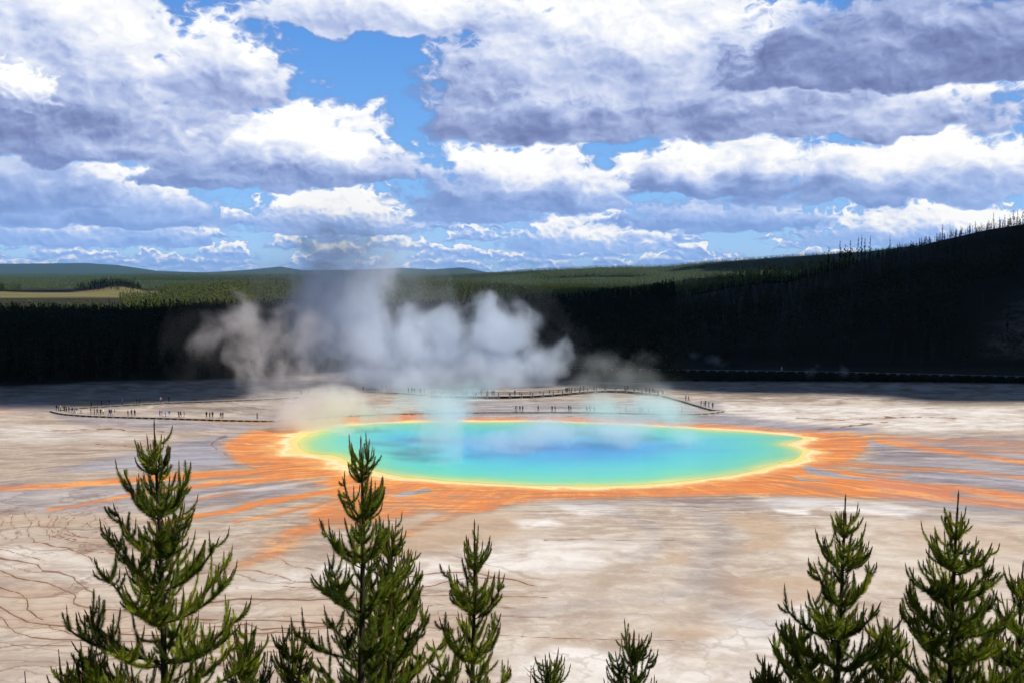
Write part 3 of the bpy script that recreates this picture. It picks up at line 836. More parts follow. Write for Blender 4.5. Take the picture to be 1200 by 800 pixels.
def build_hillside():
    """the wooded slope the photograph was taken from"""
    xs = np.linspace(-260, 260, 131); ys = np.linspace(-120, 104, 113)
    X, Y = np.meshgrid(xs, ys)
    s = 39.3 - 0.56 * np.maximum(Y, 0) + 0.12 * np.minimum(Y, 0) * -1
    Z = np.where(Y < 58, s, 0)
    t = np.clip((Y - 52) / 30, 0, 1)
    Z = np.where(Y < 52, s, (39.3 - .56 * 52) * (1 - t) ** 1.8 - 0.25 * t) 
    Z = Z + 0.35 * vnoise(X, Y, 1 / 6.0, 4, 4) * np.clip((Z + .2) / 4, 0, 1) - np.where(np.hypot(X, Y) < 4, 0.2, 0)
    nr, nc = X.shape; idx = np.arange(nr * nc).reshape(nr, nc)
    F = np.stack([idx[:-1, :-1], idx[:-1, 1:], idx[1:, 1:], idx[1:, :-1]], -1).reshape(-1, 4)
    m, n = material('hillside_soil')
    P = E(n, n.new('ShaderNodeNewGeometry').outputs['Position'])
    c = n.mix(n.noise(P, 0.5, 8, 0.65), (0.10, 0.085, 0.055), (0.20, 0.165, 0.10))
    c = n.mix(n.step(n.noise(P, 0.25, 5, 0.6), 0.48, 0.6), c, (0.075, 0.085, 0.030))
    finish(n, c, 0.9, n.bump(n.noise(P, 2.0, 8, 0.7), 0.8, 0.2))
    o = mesh_np('hillside', np.stack([X, Y, Z], -1).reshape(-1, 3), F, [m], smooth=True)
    tag(o, kind='structure')

def hill_z(x, y):
    t = np.clip((y - 52) / 30, 0, 1)
    return 39.3 - 0.56 * y if y < 52 else (39.3 - .56 * 52) * (1 - t) ** 1.8 - 0.25 * t

build_ground()
build_water()
build_hillside()
# ------------------------------------------------------------------ cloud shade
def build_clouds():
    """the clouds overhead whose shade lies on the forest and on the hill"""
    m, n = material('cloud_white')
    finish(n, (0.82, 0.83, 0.86), 0.95, spec=0.0)
    def one(H, x0, x1, y0, y1, cell, fn, thick):
        # shade wanted on the ground at (x, y): the cloud hangs on the line from there to the sun
        k = H / sun_vec.z
        ox, oy = sun_vec.x * k, sun_vec.y * k
        xs = np.arange(x0, x1, cell); ys = np.arange(y0, y1, cell)
        X, Y = np.meshgrid(xs, ys)
        M = fn(X, Y)
        inside = M > 0
        idx = -np.ones(X.shape, int)
        quad = inside[:-1, :-1] & inside[:-1, 1:] & inside[1:, 1:] & inside[1:, :-1]
        use = np.zeros(X.shape, bool)
        for dy in (0, 1):
            for dx in (0, 1):
                use[dy:quad.shape[0] + dy, dx:quad.shape[1] + dx] |= quad
        nv = use.sum(); idx[use] = np.arange(nv)
        t = thick * np.clip(M[use], 0, 1) ** 0.6
        bil = np.abs(vnoise(X[use], Y[use], 1 / 140.0, 4, 77))
        top = np.stack([X[use] + ox, Y[use] + oy, H + 6 + t * (0.35 + 1.6 * bil)], 1)
        bot = np.stack([X[use] + ox, Y[use] + oy, H - 6 - 0.12 * t * (0.6 + bil)], 1)
        q = np.stack([idx[:-1, :-1], idx[:-1, 1:], idx[1:, 1:], idx[1:, :-1]], -1)[quad]
        # rim faces close the sheet
        e = np.concatenate([q[:, [0, 1]], q[:, [1, 2]], q[:, [2, 3]], q[:, [3, 0]]])
        key = {}
        for a, b in e: key[(a, b)] = key.get((a, b), 0) + 1
        rim = np.array([(a, b) for (a, b) in key if (b, a) not in key])
        side = np.stack([rim[:, 0] + nv, rim[:, 1] + nv, rim[:, 1], rim[:, 0]], 1)
        o = mesh_np('cloud', np.concatenate([top, bot]), np.concatenate([q, q[:, ::-1] + nv, side]), [m], smooth=True)
        tag(o, kind='structure')
    def main(x, y):
        q = 600 + 1200 * x / np.maximum(y, 1)
        w = vnoise(x, y, 1 / 120.0, 5, 31, 0.6) * 42 + vnoise(x, y, 1 / 22.0, 3, 61) * 16
        front = (y + w) - interp(q, [(-2000, 290), (0, 312), (250, 325), (320, 360), (350, 398), (690, 396), (750, 338), (850, 330), (1200, 322), (3000, 315)])  # unseen cloud's front edge set back mid-way, shaped to let sun onto the steam
        back = interp(q, [(-2000, 860), (0, 850), (110, 830), (200, 800), (420, 790), (600, 810), (670, 900), (700, 1200), (740, 1900), (3000, 1900)]) - (y + w * 1.5)
        edge = np.minimum(front, back)
        edge = np.minimum(edge, np.minimum(x + 1500, 2200 - x))
        return np.where(y > 200, edge / 120.0, -1)
    one(1500, -1500, 2200, 220, 2000, 11, main, 260)
    def far(x, y):
        w = vnoise(x, y, 1 / 420.0, 4, 91, 0.6) * 0.8
        e = -9.0
        for q, D, rx, ry in [(930, 3700, 420, 420), (1010, 4200, 500, 350), (880, 2750, 170, 260), (690, 3300, 230, 130), (255, 4300, 420, 260), (655, 1520, 75, 95), (110, 2150, 130, 160), (560, 4050, 260, 110)]:
            cx = (q - 600) / 1200 * D
            e = np.maximum(e, 1 - np.hypot((x - cx) / rx, (y - D) / ry) + w * .5)
        return e
    one(1900, -2200, 2600, 1300, 4900, 34, far, 260)

# ------------------------------------------------------------------ forest
def leaf_mat(name, a, b, c):
    m, n = material(name)
    P = E(n, n.new('ShaderNodeNewGeometry').outputs['Position'])
    f = n.noise(P, 0.9, 4, 0.6)
    f2 = n.noise(P, 0.06, 4, 0.55)
    col = n.mix(n.step(f, 0.35, 0.65), a, b)
    col = n.mix(n.step(f2, 0.42, 0.62) * 0.6, col, c)
    finish(n, col, 0.75, spec=0.12)
    return m

M_PINE = leaf_mat('dark_shaded_pine_foliage', (0.007, 0.012, 0.006), (0.020, 0.031, 0.012), (0.016, 0.022, 0.010))  # near-black copy: the cloud shade is put into the foliage colour
M_SUNPINE = leaf_mat('sunlit_pine_foliage', (0.040, 0.062, 0.018), (0.125, 0.160, 0.042), (0.150, 0.165, 0.044))  # lighter copy of the foliage, sunlight put into its colour
M_FARPINE = leaf_mat('far_sunlit_pine_foliage', (0.040, 0.075, 0.038), (0.125, 0.180, 0.080), (0.140, 0.175, 0.080))  # far copy, lightened to look sunlit
M_TRUNK = simple_mat('grey_bark', (0.032, 0.027, 0.023), 0.9, 0.4, 3.0, 0.1)

def conifer(H, nclump, rs, size, base=0.18, width=0.16, bare=0.0):
    """leaf-clump triangles up a trunk; returns trunk (v, f) and crown (v, f)"""
    r = np.random.default_rng(rs)
    seg = 4
    hs = np.array([0, 0.55 * H, 0.97 * H]); rd = np.array([0.014, 0.009, 0.0015]) * H
    a = np.arange(seg) * 2 * np.pi / seg
    tv = np.concatenate([np.stack([rr * np.cos(a), rr * np.sin(a), np.full(seg, h)], 1) for h, rr in zip(hs, rd)])
    tf = np.array([(i * seg + j, i * seg + (j + 1) % seg, (i + 1) * seg + (j + 1) % seg, (i + 1) * seg + j) for i in range(2) for j in range(seg)])
    t = base + (1 - base) * r.random(nclump) ** 0.85
    lean = r.random(8) * 0.5 + 0.7
    ang = r.random(nclump) * 2 * np.pi
    prof = np.where(t < base + .1, 0.55 + (t - base) * 4.5, 1.0) * (1.0 - t) ** 0.75 + 0.035
    rad = H * width * prof * (0.75 + 0.5 * np.sin(ang * 2 + t * 19)) * lean[((ang / (2 * np.pi) * 8).astype(int) + (t * 9).astype(int) * 3) % 8]
    keep = r.random(nclump) > bare * np.sin(t * 23 + rs) ** 2
    t, ang, rad = t[keep], ang[keep], rad[keep]
    k = len(t)
    inn = rad * r.random(k) * 0.35
    z = t * H
    droop = (0.35 - t * 0.75) * rad * -0.9
    d = np.stack([np.cos(ang), np.sin(ang)], 1); p = np.stack([-np.sin(ang), np.cos(ang)], 1)
    sz = size * (0.6 + 0.8 * r.random(k)) * (1.15 - 0.6 * t)
    A = np.c_[d * inn[:, None], z]
    tip = np.c_[d * rad[:, None], z + droop + r.normal(0, .02 * H, k)]
    mid = A * 0.45 + tip * 0.55
    L = mid + np.c_[p * sz[:, None] * 0.5, -0.25 * sz + r.normal(0, .2, k) * sz]
    Rr = mid - np.c_[p * sz[:, None] * 0.5, 0.05 * sz + r.normal(0, .2, k) * sz]
    U = mid + np.c_[d * 0, sz * (0.35 + .4 * r.random(k))]
    v = np.stack([A, L, tip, Rr, U], 1).reshape(-1, 3)
    b = np.arange(k)[:, None] * 5
    f = np.concatenate([b + np.array([0, 1, 2]), b + np.array([0, 2, 3]), b + np.array([0, 2, 4])])
    # pointed leader
    n0 = len(v)
    v = np.concatenate([v, [(0.16, 0, H * .93), (-.08, .14, H * .93), (-.08, -.14, H * .93), (0, 0, H * 1.01)]])
    f = np.concatenate([f, [(n0, n0 + 1, n0 + 3), (n0 + 1, n0 + 2, n0 + 3), (n0 + 2, n0, n0 + 3)]])
    return (tv, tf), (v, f)

def scatter_mesh(name, protos, pts, scl, mats, seed=1):
    """one mesh of many copies: the part of a wood that nobody could count"""
    r = np.random.default_rng(seed)
    which = r.integers(0, len(protos), len(pts))
    VV, FF, MI = [], [], []; off = 0
    for k, (v, f, mi) in enumerate(protos):
        P = pts[which == k]; s = scl[which == k]
        if not len(P): continue
        a = r.random(len(P)) * 2 * np.pi
        ca, sa = np.cos(a), np.sin(a)
        w = s * (0.8 + 0.45 * r.random(len(P)))
        x = (v[None, :, 0] * ca[:, None] - v[None, :, 1] * sa[:, None]) * w[:, None] + P[:, 0:1]
        y = (v[None, :, 0] * sa[:, None] + v[None, :, 1] * ca[:, None]) * w[:, None] + P[:, 1:2]
        z = v[None, :, 2] * s[:, None] + P[:, 2:3]
        VV.append(np.stack([x, y, z], -1).reshape(-1, 3))
        FF.append((f[None] + (np.arange(len(P)) * len(v))[:, None, None] + off).reshape(-1, 3))
        MI.append(np.tile(mi, len(P)))
        off += len(P) * len(v)
    return mesh_np(name, np.concatenate(VV), np.concatenate(FF), mats, midx=np.concatenate(MI))

def lowpoly(H, ncl, seed, size, trunk=True, **kw):
    (tv, tf), (cv, cf) = conifer(H, ncl, seed, size, **kw)
    if not trunk: return cv, cf, np.zeros(len(cf), int)
    t3 = np.concatenate([tf[:, [0, 1, 2]], tf[:, [0, 2, 3]]])
    return np.concatenate([cv, tv]), np.concatenate([cf, t3 + len(cv)]), np.r_[np.zeros(len(cf), int), np.ones(len(t3), int)]

def in_meadow(x, y):
    q = 600 + 1200 * x / y
    return (np.abs(y - 1760) < 330 + 40 * vnoise(x, y, 1 / 90.0, 2, 3)) & (q > -150) & (q < 195 + 10 * vnoise(x, y, 1 / 60.0, 2, 8))

def edge_depth(q):
    return gp(600, interp(q, EDGE_PX))[1]

SINGLE = []                                           # spots of the trees that are things of their own
def build_forest():
    r = np.random.default_rng(5)
    # --- shaded forest from the edge of the crust to the foot of the sunlit hill
    N = 26000
    q = r.uniform(-420, 1620, N)
    e = edge_depth(q)
    hill = q > 790
    front = np.where(hill, 426.0, e + 1.5 + 7 * (1 + vnoise(q, q * 0, 1 / 25.0, 3, 2)))
    lim = interp(q, [(-420, 690), (100, 700), (200, 800), (640, 900), (720, 1150), (1620, 1150)])
    D = front + (lim - front) * r.random(N) ** 0.85
    x = (q - 600) / 1200 * D
    dens = 0.85 + 0.4 * vnoise(x, D, 1 / 45.0, 3, 12)
    opn = np.where(hill, sstep(D - 426, 0, 80) * .5 + .3, 1)
    scree = (q > 1120) & (D < 560 + (q - 1120) * .3) & (D > 440)
    car = (q > 195) & (q < 292) & (D > 446) & (D < 482)
    keep = (r.random(N) < dens * opn) & ~(scree & (r.random(N) < 0.93)) & ~car
    q, D, x = q[keep], D[keep], x[keep]
    H = np.where(q > 790, r.uniform(0.5, 0.95, len(q)), r.uniform(0.72, 1.12, len(q)))
    H = np.where((q > 790) & (D > 600), H * np.interp(D, [600, 720], [.85, .45]), H)
    H = np.where((q < 260) & (D > 560), np.minimum(H + .04, 1.12), H)
    H *= 1 + 0.12 * vnoise(x, D, 1 / 60.0, 2, 40)
    z = terrain(x, D) - 0.2
    # the nearest ones, and those along the skyline of the hill, are kept apart
    rel = (D - np.where(q > 790, 426, edge_depth(q))) 
    inview = (q > -5) & (q < 1205)
    order = np.argsort(np.where(inview, D / H, 1e9))
    pick = order[:215]
    single = np.zeros(len(q), bool); single[pick] = True
    for i in pick: SINGLE.append((x[i], D[i], z[i], H[i], q[i]))
    pts = np.stack([x, D, z], 1)[~single]
    protos = [lowpoly(17.5, 30, s, 2.3, base=0.16, width=0.15) for s in range(6)]
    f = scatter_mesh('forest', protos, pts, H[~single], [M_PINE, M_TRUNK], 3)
    tag(f, 'dense dark pine forest lying in cloud shade behind the basin', 'forest', kind='stuff')
    # --- sunlit hill behind it
    N = 30000
    q = r.uniform(-250, 1000, N); D = 800 + 1500 * r.random(N) ** 0.9
    x = (q - 600) / 1200 * D
    keep = (~in_meadow(x, D) | (r.random(N) < .05)) & ((q > 135 + 20 * r.random(N)) | (D > 1900) | (D < 930)) & (r.random(N) < 0.8 + 0.5 * vnoise(x, D, 1 / 70.0, 3, 17)) 
    knoll = (q > 25) & (q < 192) & (D > 1840) & (D < 2400)
    keep &= ~knoll
    x, D = x[keep], D[keep]
    pts = np.stack([x, D, terrain(x, D) - .3], 1)
    protos = [lowpoly(16.0, 11, s + 20, 4.2, False, base=0.12, width=0.15) for s in range(5)]
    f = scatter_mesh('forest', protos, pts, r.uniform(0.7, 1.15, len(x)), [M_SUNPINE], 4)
    tag(f, 'sunlit yellow green pine forest on the low hill beyond the dark trees', 'forest', kind='stuff')
    N = 900
    q = r.uniform(25, 195, N); D = r.uniform(1860, 2350, N); x = (q - 600) / 1200 * D
    keep = (terrain(x, D) > 2.5) & (r.random(N) < np.where(q < 105, .4, 1.0))
    x, D = x[keep], D[keep]
    f = scatter_mesh('forest', [lowpoly(13.0, 12, s + 30, 3.6, False, base=0.12, width=0.17) for s in range(3)], np.stack([x, D, terrain(x, D) - .3], 1), r.uniform(.7, 1.15, len(x)), [M_PINE], 14)
    tag(f, 'dark pines scattered over the small round hill beyond the meadow', 'forest', kind='stuff')
    # --- plateaus
    N = 100000
    D = 2200 + 4600 * r.random(N) ** 1.25
    q = r.uniform(-200, 1420, N)
    x = (q - 600) / 1200 * D
    keep = ~in_meadow(x, D) & (r.random(N) < 0.75 + 0.5 * vnoise(x, D, 1 / 160.0, 3, 19))
    keep &= ~((q > 25) & (q < 192) & (D > 1840) & (D < 2400))
    x, D = x[keep], D[keep]
    pts = np.stack([x, D, terrain(x, D) - .5], 1)
    protos = [lowpoly(12.0, 6, s + 40, 4.6, False, base=0.10, width=0.22) for s in range(5)]
    f = scatter_mesh('forest', protos, pts, r.uniform(0.7, 1.15, len(x)), [M_FARPINE], 5)
    tag(f, 'far green pine forest covering the plateaus along the horizon', 'forest', kind='stuff')

def make_tree_proto(H, ncl, seed, size, **kw):
    (tv, tf), (cv, cf) = conifer(H, ncl, seed, size, **kw)
    t = mesh_np('trunk', tv, tf, [M_TRUNK], smooth=True, link=False)
    c = mesh_np('crown', cv, cf, [M_PINE], link=False)
    return t.data, c.data

def plant_singles():
    r = np.random.default_rng(15)
    prot = [make_tree_proto(17.5, 130, 60 + k, 1.5, base=0.14, width=0.15) for k in range(5)]
    thin = [make_tree_proto(14.0, 75, 80 + k, 1.1, base=0.30, width=0.115, bare=0.8) for k in range(4)]
    dead = make_tree_proto(15.0, 14, 99, 0.35, base=0.35, width=0.07, bare=0.9)
    def plant(meshes, x, y, z, s, rz, label, group, name='pine_tree'):
        t = empty(name, (x, y, z), rz); t.scale = (s, s, s)
        tag(t, label, 'tree', group)
        for nm, me in zip(('trunk', 'crown'), meshes):
            c = bpy.data.objects.new(nm, me); COL.objects.link(c); c.parent = t
        return t
    for x, y, z, s, q in SINGLE:
        lab, grp = ('dark pine at the front edge of the shaded forest left of the steam', 'pines along the left forest edge') if q < 330 else \
                   ('dark pine at the forest edge dimmed by the rising steam', 'pines behind the steam') if q < 780 else \
                   ('dark pine low on the shaded hillside above the road', 'pines above the road')
        plant(prot[r.integers(5)], x, y, z, s, r.uniform(0, 6.28), lab, grp)
    # skyline of the right-hand hill, read from the photograph: where, height in pixels
    sky = [(878, 25, 'lone dark pine lowest on the right hill to break its skyline'), (894, 14, 0), (858, 22, 0), (846, 14, 0), (870, 34, 0), (880, 26, 0),
           (902, 30, 'tall slim dark pine rising by itself left of the ridge gap'), (927, 20, 0), (939, 24, 0), (962, 18, 0), (970, 44, 0), (976, 36, 0), (983, 50, 0), (989, 44, 0), (995, 46, 0), (1004, 48, 0), (1008, 54, 0), (1012, 46, 0), (1018, 44, 0),
           (1041, 30, 'bushy dark pine alone right of the tall ridge cluster'), (1052, 14, 0), (1066, 10, 0), (1102, 24, 'dark pine silhouetted on the ridge beside the bare leaning snag'), (1113, 10, 0), (1124, 10, 0), (1134, 16, 0), (1140, 15, 0), (1147, 13, 0),
           (1161, 24, 0), (1168, 16, 0), (1174, 21, 0), (1184, 27, 0), (1189, 24, 0), (1195, 25, 0), (1199, 22, 0), (1155, 12, 0), (1180, 18, 0)]
    for px, hp, lab in sky:
        D = 752.0 + r.uniform(-12, 8)
        x = (px - 600) / 1200 * D
        z = float(terrain(x, D)) - .3
        ridge_py = HORIZON - (z - CAM_H) * 1200 / D
        s = (hp * 0.52 + 7) * D / 1200 / 14.0
        grp = None
        if not lab:
            if px < 900: lab, grp = 'small dark pine poking above the lower slope of the right hill', 'small pines on the lower skyline'
            elif px < 1030: lab, grp = 'tall slender dark pine in the cluster on the hill shoulder', 'tall pines clustered on the ridge'
            else: lab, grp = 'dark pine silhouetted along the top of the right hill', 'pines along the hilltop'
        plant(thin[r.integers(4)], x, D, z, s, r.uniform(0, 6.28), lab, grp)
    for px, hp, ln, lab in [(1112, 26, -0.10, 'bare leaning snag on the right ridge against the sky'), (1056, 22, 0.0, 'bare thin snag standing between the ridge pines')]:
        D = 750.0; x = (px - 600) / 1200 * D
        t = plant(dead, x, D, float(terrain(x, D)) - .3, (hp * .6 + 4) * D / 1200 / 15.0, 0.3, lab, None, 'dead_tree')
        t.rotation_euler = (0, ln, 0.3)

build_clouds()
build_forest()
plant_singles()
# ------------------------------------------------------------------ the young pines in the foreground
def needle_mat(name, a, b, c):
    m, n = material(name)
    P = E(n, n.new('ShaderNodeNewGeometry').outputs['Position'])
    t = n.attr('tone')
    f = n.noise(P, 6.0, 3, 0.6)
    col = n.mix(n.step(f * 0.5 + t * 0.5, 0.28, 0.68), a, b)
    col = n.mix(n.step(t, 0.72, 1.0) * 0.7, col, c)
    p = finish(n, col, 0.55, spec=0.30)
    tr = n.new('ShaderNodeBsdfTranslucent'); n.put(tr.inputs[0], col)
    mx = n.new('ShaderNodeMixShader'); mx.inputs[0].default_value = 0.38
    n.t.links.new(p.outputs[0], mx.inputs[1]); n.t.links.new(tr.outputs[0], mx.inputs[2])
    out = [k for k in n.t.nodes if k.type == 'OUTPUT_MATERIAL'][0]
    n.t.links.new(mx.outputs[0], out.inputs[0])
    return m

M_NEEDLE = needle_mat('pine_needles', (0.040, 0.075, 0.010), (0.33, 0.40, 0.035), (0.62, 0.60, 0.06))
M_NEEDLE_Y = needle_mat('young_pine_needles', (0.06, 0.10, 0.010), (0.19, 0.26, 0.028), (0.32, 0.35, 0.04))
M_CANDLE = simple_mat('brown_shoot_bud', (0.17, 0.085, 0.034), 0.7, 0.4, 20)
M_BARK = simple_mat('pine_bark', (0.050, 0.036, 0.028), 0.92, 0.5, 14, 0.1)
M_DEADWOOD = simple_mat('weathered_wood', (0.20, 0.175, 0.155), 0.9, 0.35, 12, 0.1)

def bez(p0, p1, p2, k):
    t = np.linspace(0, 1, k)[:, None]
    return (1 - t) ** 2 * p0 + 2 * t * (1 - t) * p1 + t * t * p2

class Pine:
    def __init__(self, seed):
        self.r = np.random.default_rng(seed)
        self.wood = MB(); self.V = []; self.F = []; self.M = []; self.T = []; self.n = 0
    def needles(self, pts, dens, L, w, tone, bare0=0.0, bare1=0.0, ang=0.72):
        r = self.r
        seg = np.linalg.norm(np.diff(pts, axis=0), axis=1); cum = np.r_[0, np.cumsum(seg)]; tot = cum[-1]
        dens = dens * 2.5; w = w * 1.15; L = L * 1.38; n = max(6, int(tot * dens))
        s = tot * (bare0 + (1 - bare0 - bare1) * r.random(n))
        i = np.clip(np.searchsorted(cum, s) - 1, 0, len(seg) - 1)
        fr = ((s - cum[i]) / seg[i])[:, None]
        p = pts[i] * (1 - fr) + pts[i + 1] * fr
        t = (pts[i + 1] - pts[i]) / seg[i][:, None]
        ref = r.normal(size=(n, 3)); u = np.cross(t, ref); u /= np.linalg.norm(u, axis=1, keepdims=True) + 1e-9
        end = (s / tot)[:, None]
        th = (ang * (1.12 - 0.55 * end ** 3)) * (0.75 + 0.5 * r.random((n, 1)))
        d = t * np.cos(th) + u * np.sin(th)
        d[:, 2] += 0.12; d /= np.linalg.norm(d, axis=1, keepdims=True)
        ln = L * (0.7 + 0.45 * r.random((n, 1))) * (1.0 - 0.50 * end ** 2)
        sd_ = np.cross(d, r.normal(size=(n, 3))); sd_ /= np.linalg.norm(sd_, axis=1, keepdims=True) + 1e-9
        a = p + sd_ * w; b = p - sd_ * w; c = p + d * ln
        v = np.stack([a, b, c], 1).reshape(-1, 3)
        f = np.arange(n * 3).reshape(-1, 3) + self.n
        self.V.append(v); self.F.append(f); self.M.append(np.zeros(n, int)); self.n += n * 3
        self.T.append(np.repeat(np.clip(tone + r.normal(0, .13, n), 0, 1), 3))
    def candle(self, p, d, ln, rad):
        """the bare brown tip of this year's shoot"""
        d = d / np.linalg.norm(d); u = np.cross(d, (0.3, 1, 0.1)); u /= np.linalg.norm(u); w = np.cross(d, u)
        k = 5; a = np.arange(k) * 2 * np.pi / k
        ring = np.cos(a)[:, None] * u + np.sin(a)[:, None] * w
        v = np.concatenate([p + ring * rad * .8, p + d * ln * .6 + ring * rad, [p + d * ln]])
        f = [(j, (j + 1) % k, k + (j + 1) % k) for j in range(k)] + [(j, k + (j + 1) % k, k + j) for j in range(k)] + [(k + j, k + (j + 1) % k, 2 * k) for j in range(k)]
        self.V.append(v); self.F.append(np.array(f) + self.n); self.M.append(np.ones(len(f), int)); self.T.append(np.full(len(v), .5)); self.n += len(v)
    def shoot(self, p0, out, up, tone, dens, L=0.05, w=0.0024, rad=0.004, tip=True, lod=1.0):
        """a twig that leaves sideways and turns upright"""
        r = self.r
        p1 = p0 + out * 0.75 + np.array((0, 0, up * 0.25)); p2 = p0 + out + np.array((0, 0, up))
        pts = bez(p0, p1, p2, 6)
        self.wood.tube(pts, np.linspace(rad, rad * .55, 6), 4, cap=False)
        self.needles(pts, dens * lod, L, w / math.sqrt(lod), tone)
        if tip:
            t = pts[-1] - pts[-2]
            self.candle(pts[-1] - t * .2, t + np.array((0, 0, .06)), r.uniform(.06, .15), 0.0075)
        return pts

def make_pine(name, px, py, D, label, seed, spread=0.36, group=None, needles=None, gap=0.5, asym=(0, 0), lead=0.55, full=5, lean=0.0, thick=1.0, steep=1.0):
    r = np.random.default_rng(seed)
    x0, y0, ztop = at_dist(px, py, D)
    zb = hill_z(0, D) - 0.15
    H = float(ztop) - zb
    root = empty(name, (float(x0) - lean * H, D, zb), 0)
    tag(root, label, 'pine tree', group)
    P = Pine(seed)
    zvis = CAM_H - 0.43 * D - zb                       # height at which the tree leaves the picture
    hs = np.linspace(0, H - lead * .25, 26)
    wob = 0.035 * np.sin(hs * 1.1 + seed) * (hs / H)
    axis = lambda h: np.array((lean * h + 0.035 * math.sin(h * 1.1 + seed) * (h / H), 0.03 * math.sin(h * .9 + seed * 2), h))
    P.wood.tube([axis(h) for h in hs], (0.010 + 0.0135 * (H - hs) ** 0.85) * thick * (0.8 + .07 * H / 6), 8)
    # leader
    la = np.array([axis(H - lead * 1.0), axis(H - lead * .6), axis(H - lead * .2), axis(H)])
    P.wood.tube(la, np.linspace(.013, .006, 4), 5)
    P.needles(la, 460, 0.040, 0.0024, 0.55, 0, 0.12, 0.42)
    P.candle(la[-1] - (0, 0, .06), np.array((0.02, 0, 1.0)), 0.17, 0.011)
    d = lead * r.uniform(.92, 1.02)
    k = 0
    while d < H - 0.5:
        h = H - d
        low = h < zvis - 0.35
        lod = 0.30 if low else 1.0
        nb = full + r.integers(0, 2) - (1 if k == 0 else 0)
        a0 = r.random() * 6.28
        for j in range(nb):
            a = a0 + j * 2 * math.pi / nb + r.normal(0, .28)
            dirv = np.array((math.cos(a), math.sin(a), 0.0))
            reach = (0.03 + spread * min(d, 3.6)) * r.uniform(.72, 1.18) * (1 + asym[0] * dirv[0] + asym[1] * dirv[1])
            reach = max(.08, reach) if k else r.uniform(.06, .15) * (1 if steep == 1 else .7)
            rise = (0.33 + 0.40 * reach) * r.uniform(.75, 1.15) if k else r.uniform(.26, .46) * (1 if steep == 1 else .55)
            rise *= steep if k else 1
            if d > 2.6: rise *= 0.72
            hh = h - r.uniform(0, .07)
            p0 = axis(hh)
            sway = np.array((-dirv[1], dirv[0], 0)) * r.normal(0, .12) * reach
            pts = bez(p0, p0 + dirv * reach * .62 + np.array((0, 0, rise * .24)) + sway, p0 + dirv * reach + np.array((0, 0, rise)) + sway, 10)
            rad = 0.005 + 0.007 * min(reach, 1.2)
            P.wood.tube(pts, np.linspace(rad, .005, 10), 5, cap=False)
            tone = np.clip(r.normal(.48, .17), 0, 1)
            P.needles(pts, 430 * lod, 0.056 if d > 1.0 else 0.040, 0.0023 / math.sqrt(lod), tone, 0.08 if d < 1.2 else min(.30, .05 + .07 * d), 0.0)
            t = pts[-1] - pts[-2]
            P.candle(pts[-1] - t * .2, t / np.linalg.norm(t) + np.array((0, 0, .4)), r.uniform(.08, .17), 0.0085)
            # side twigs along the branch, upright, with a bud on each
            ns = int(5 + reach * 13)
            if low: ns = int(ns * .6)
            for s in range(ns):
                f = r.uniform(.12, .97)
                i = f * 9; i0 = min(int(i), 8); q = pts[i0] * (1 - (i - i0)) + pts[i0 + 1] * (i - i0)
                side = np.array((-dirv[1], dirv[0], 0)) * r.choice((-1, 1)) + dirv * r.uniform(.1, .9)
                ln = r.uniform(.10, .30) * (1.15 - .5 * f) * (0.7 + .5 * min(reach, 1))
                up = ln * r.uniform(.55, 1.5)
                P.shoot(q, side / np.linalg.norm(side) * ln, up, np.clip(tone + r.normal(.05, .12), 0, 1), 430, 0.050 if d > 1.0 else .038, rad=.0040, tip=r.random() < .5, lod=lod)
        # short twigs on the stem between the whorls
        for s in range(5 if d < 2.2 else 4):
            a = r.random() * 6.28; h2 = h - r.uniform(.1, .42)
            if h2 < .3: continue
            o = np.array((math.cos(a), math.sin(a), 0)) * r.uniform(.10, .24) * (.5 + .35 * d)
            P.shoot(axis(h2), o, r.uniform(.12, .34), np.clip(r.normal(.4, .15), 0, 1), 430, .052, tip=r.random() < .5, lod=lod)
        # needles still on the upper stem
        if d < 1.7:
            st = np.array([axis(h - gap * .9), axis(h - gap * .45), axis(h)])
            P.needles(st, 300, .048, .0023, .35, 0, 0, .8)
        d += gap * r.uniform(.85, 1.15); k += 1
        if d > 3.4: d += .12
    P.wood.build('trunk', M_BARK, root, True)
    c = mesh_np('crown', np.concatenate(P.V), np.concatenate(P.F), [needles or M_NEEDLE, M_CANDLE], root, np.concatenate(P.M))
    float_attr(c, 'tone', np.concatenate(P.T))
    return root

def make_snag(px, py, D, label, seed, twigs=0, rad=.016):
    r = np.random.default_rng(seed)
    x0, _, zt = at_dist(px, py, D); zb = hill_z(0, D) - .1; H = float(zt) - zb
    root = empty('dead_sapling', (float(x0), D, zb)); tag(root, label, 'dead sapling')
    w = MB(); pts = [(.02 * math.sin(h * 2 + seed), 0, h) for h in np.linspace(0, H, 12)]
    w.tube(pts, np.linspace(rad * 1.8, rad * .45, 12), 6)
    w.build('trunk', M_DEADWOOD, root, True)
    if twigs:
        b = MB()
        for k in range(twigs):
            h = H - r.uniform(.05, .9); a = r.random() * 6.28; o = np.array((math.cos(a), math.sin(a), 0)) * r.uniform(.06, .2)
            b.tube(bez(np.array((0, 0, h)), np.array((0, 0, h + .03)) + o * .7, np.array((0, 0, h + r.uniform(.05, .2))) + o, 5), np.linspace(.006, .002, 5), 4)
        b.build('branch', M_DEADWOOD, root, True)

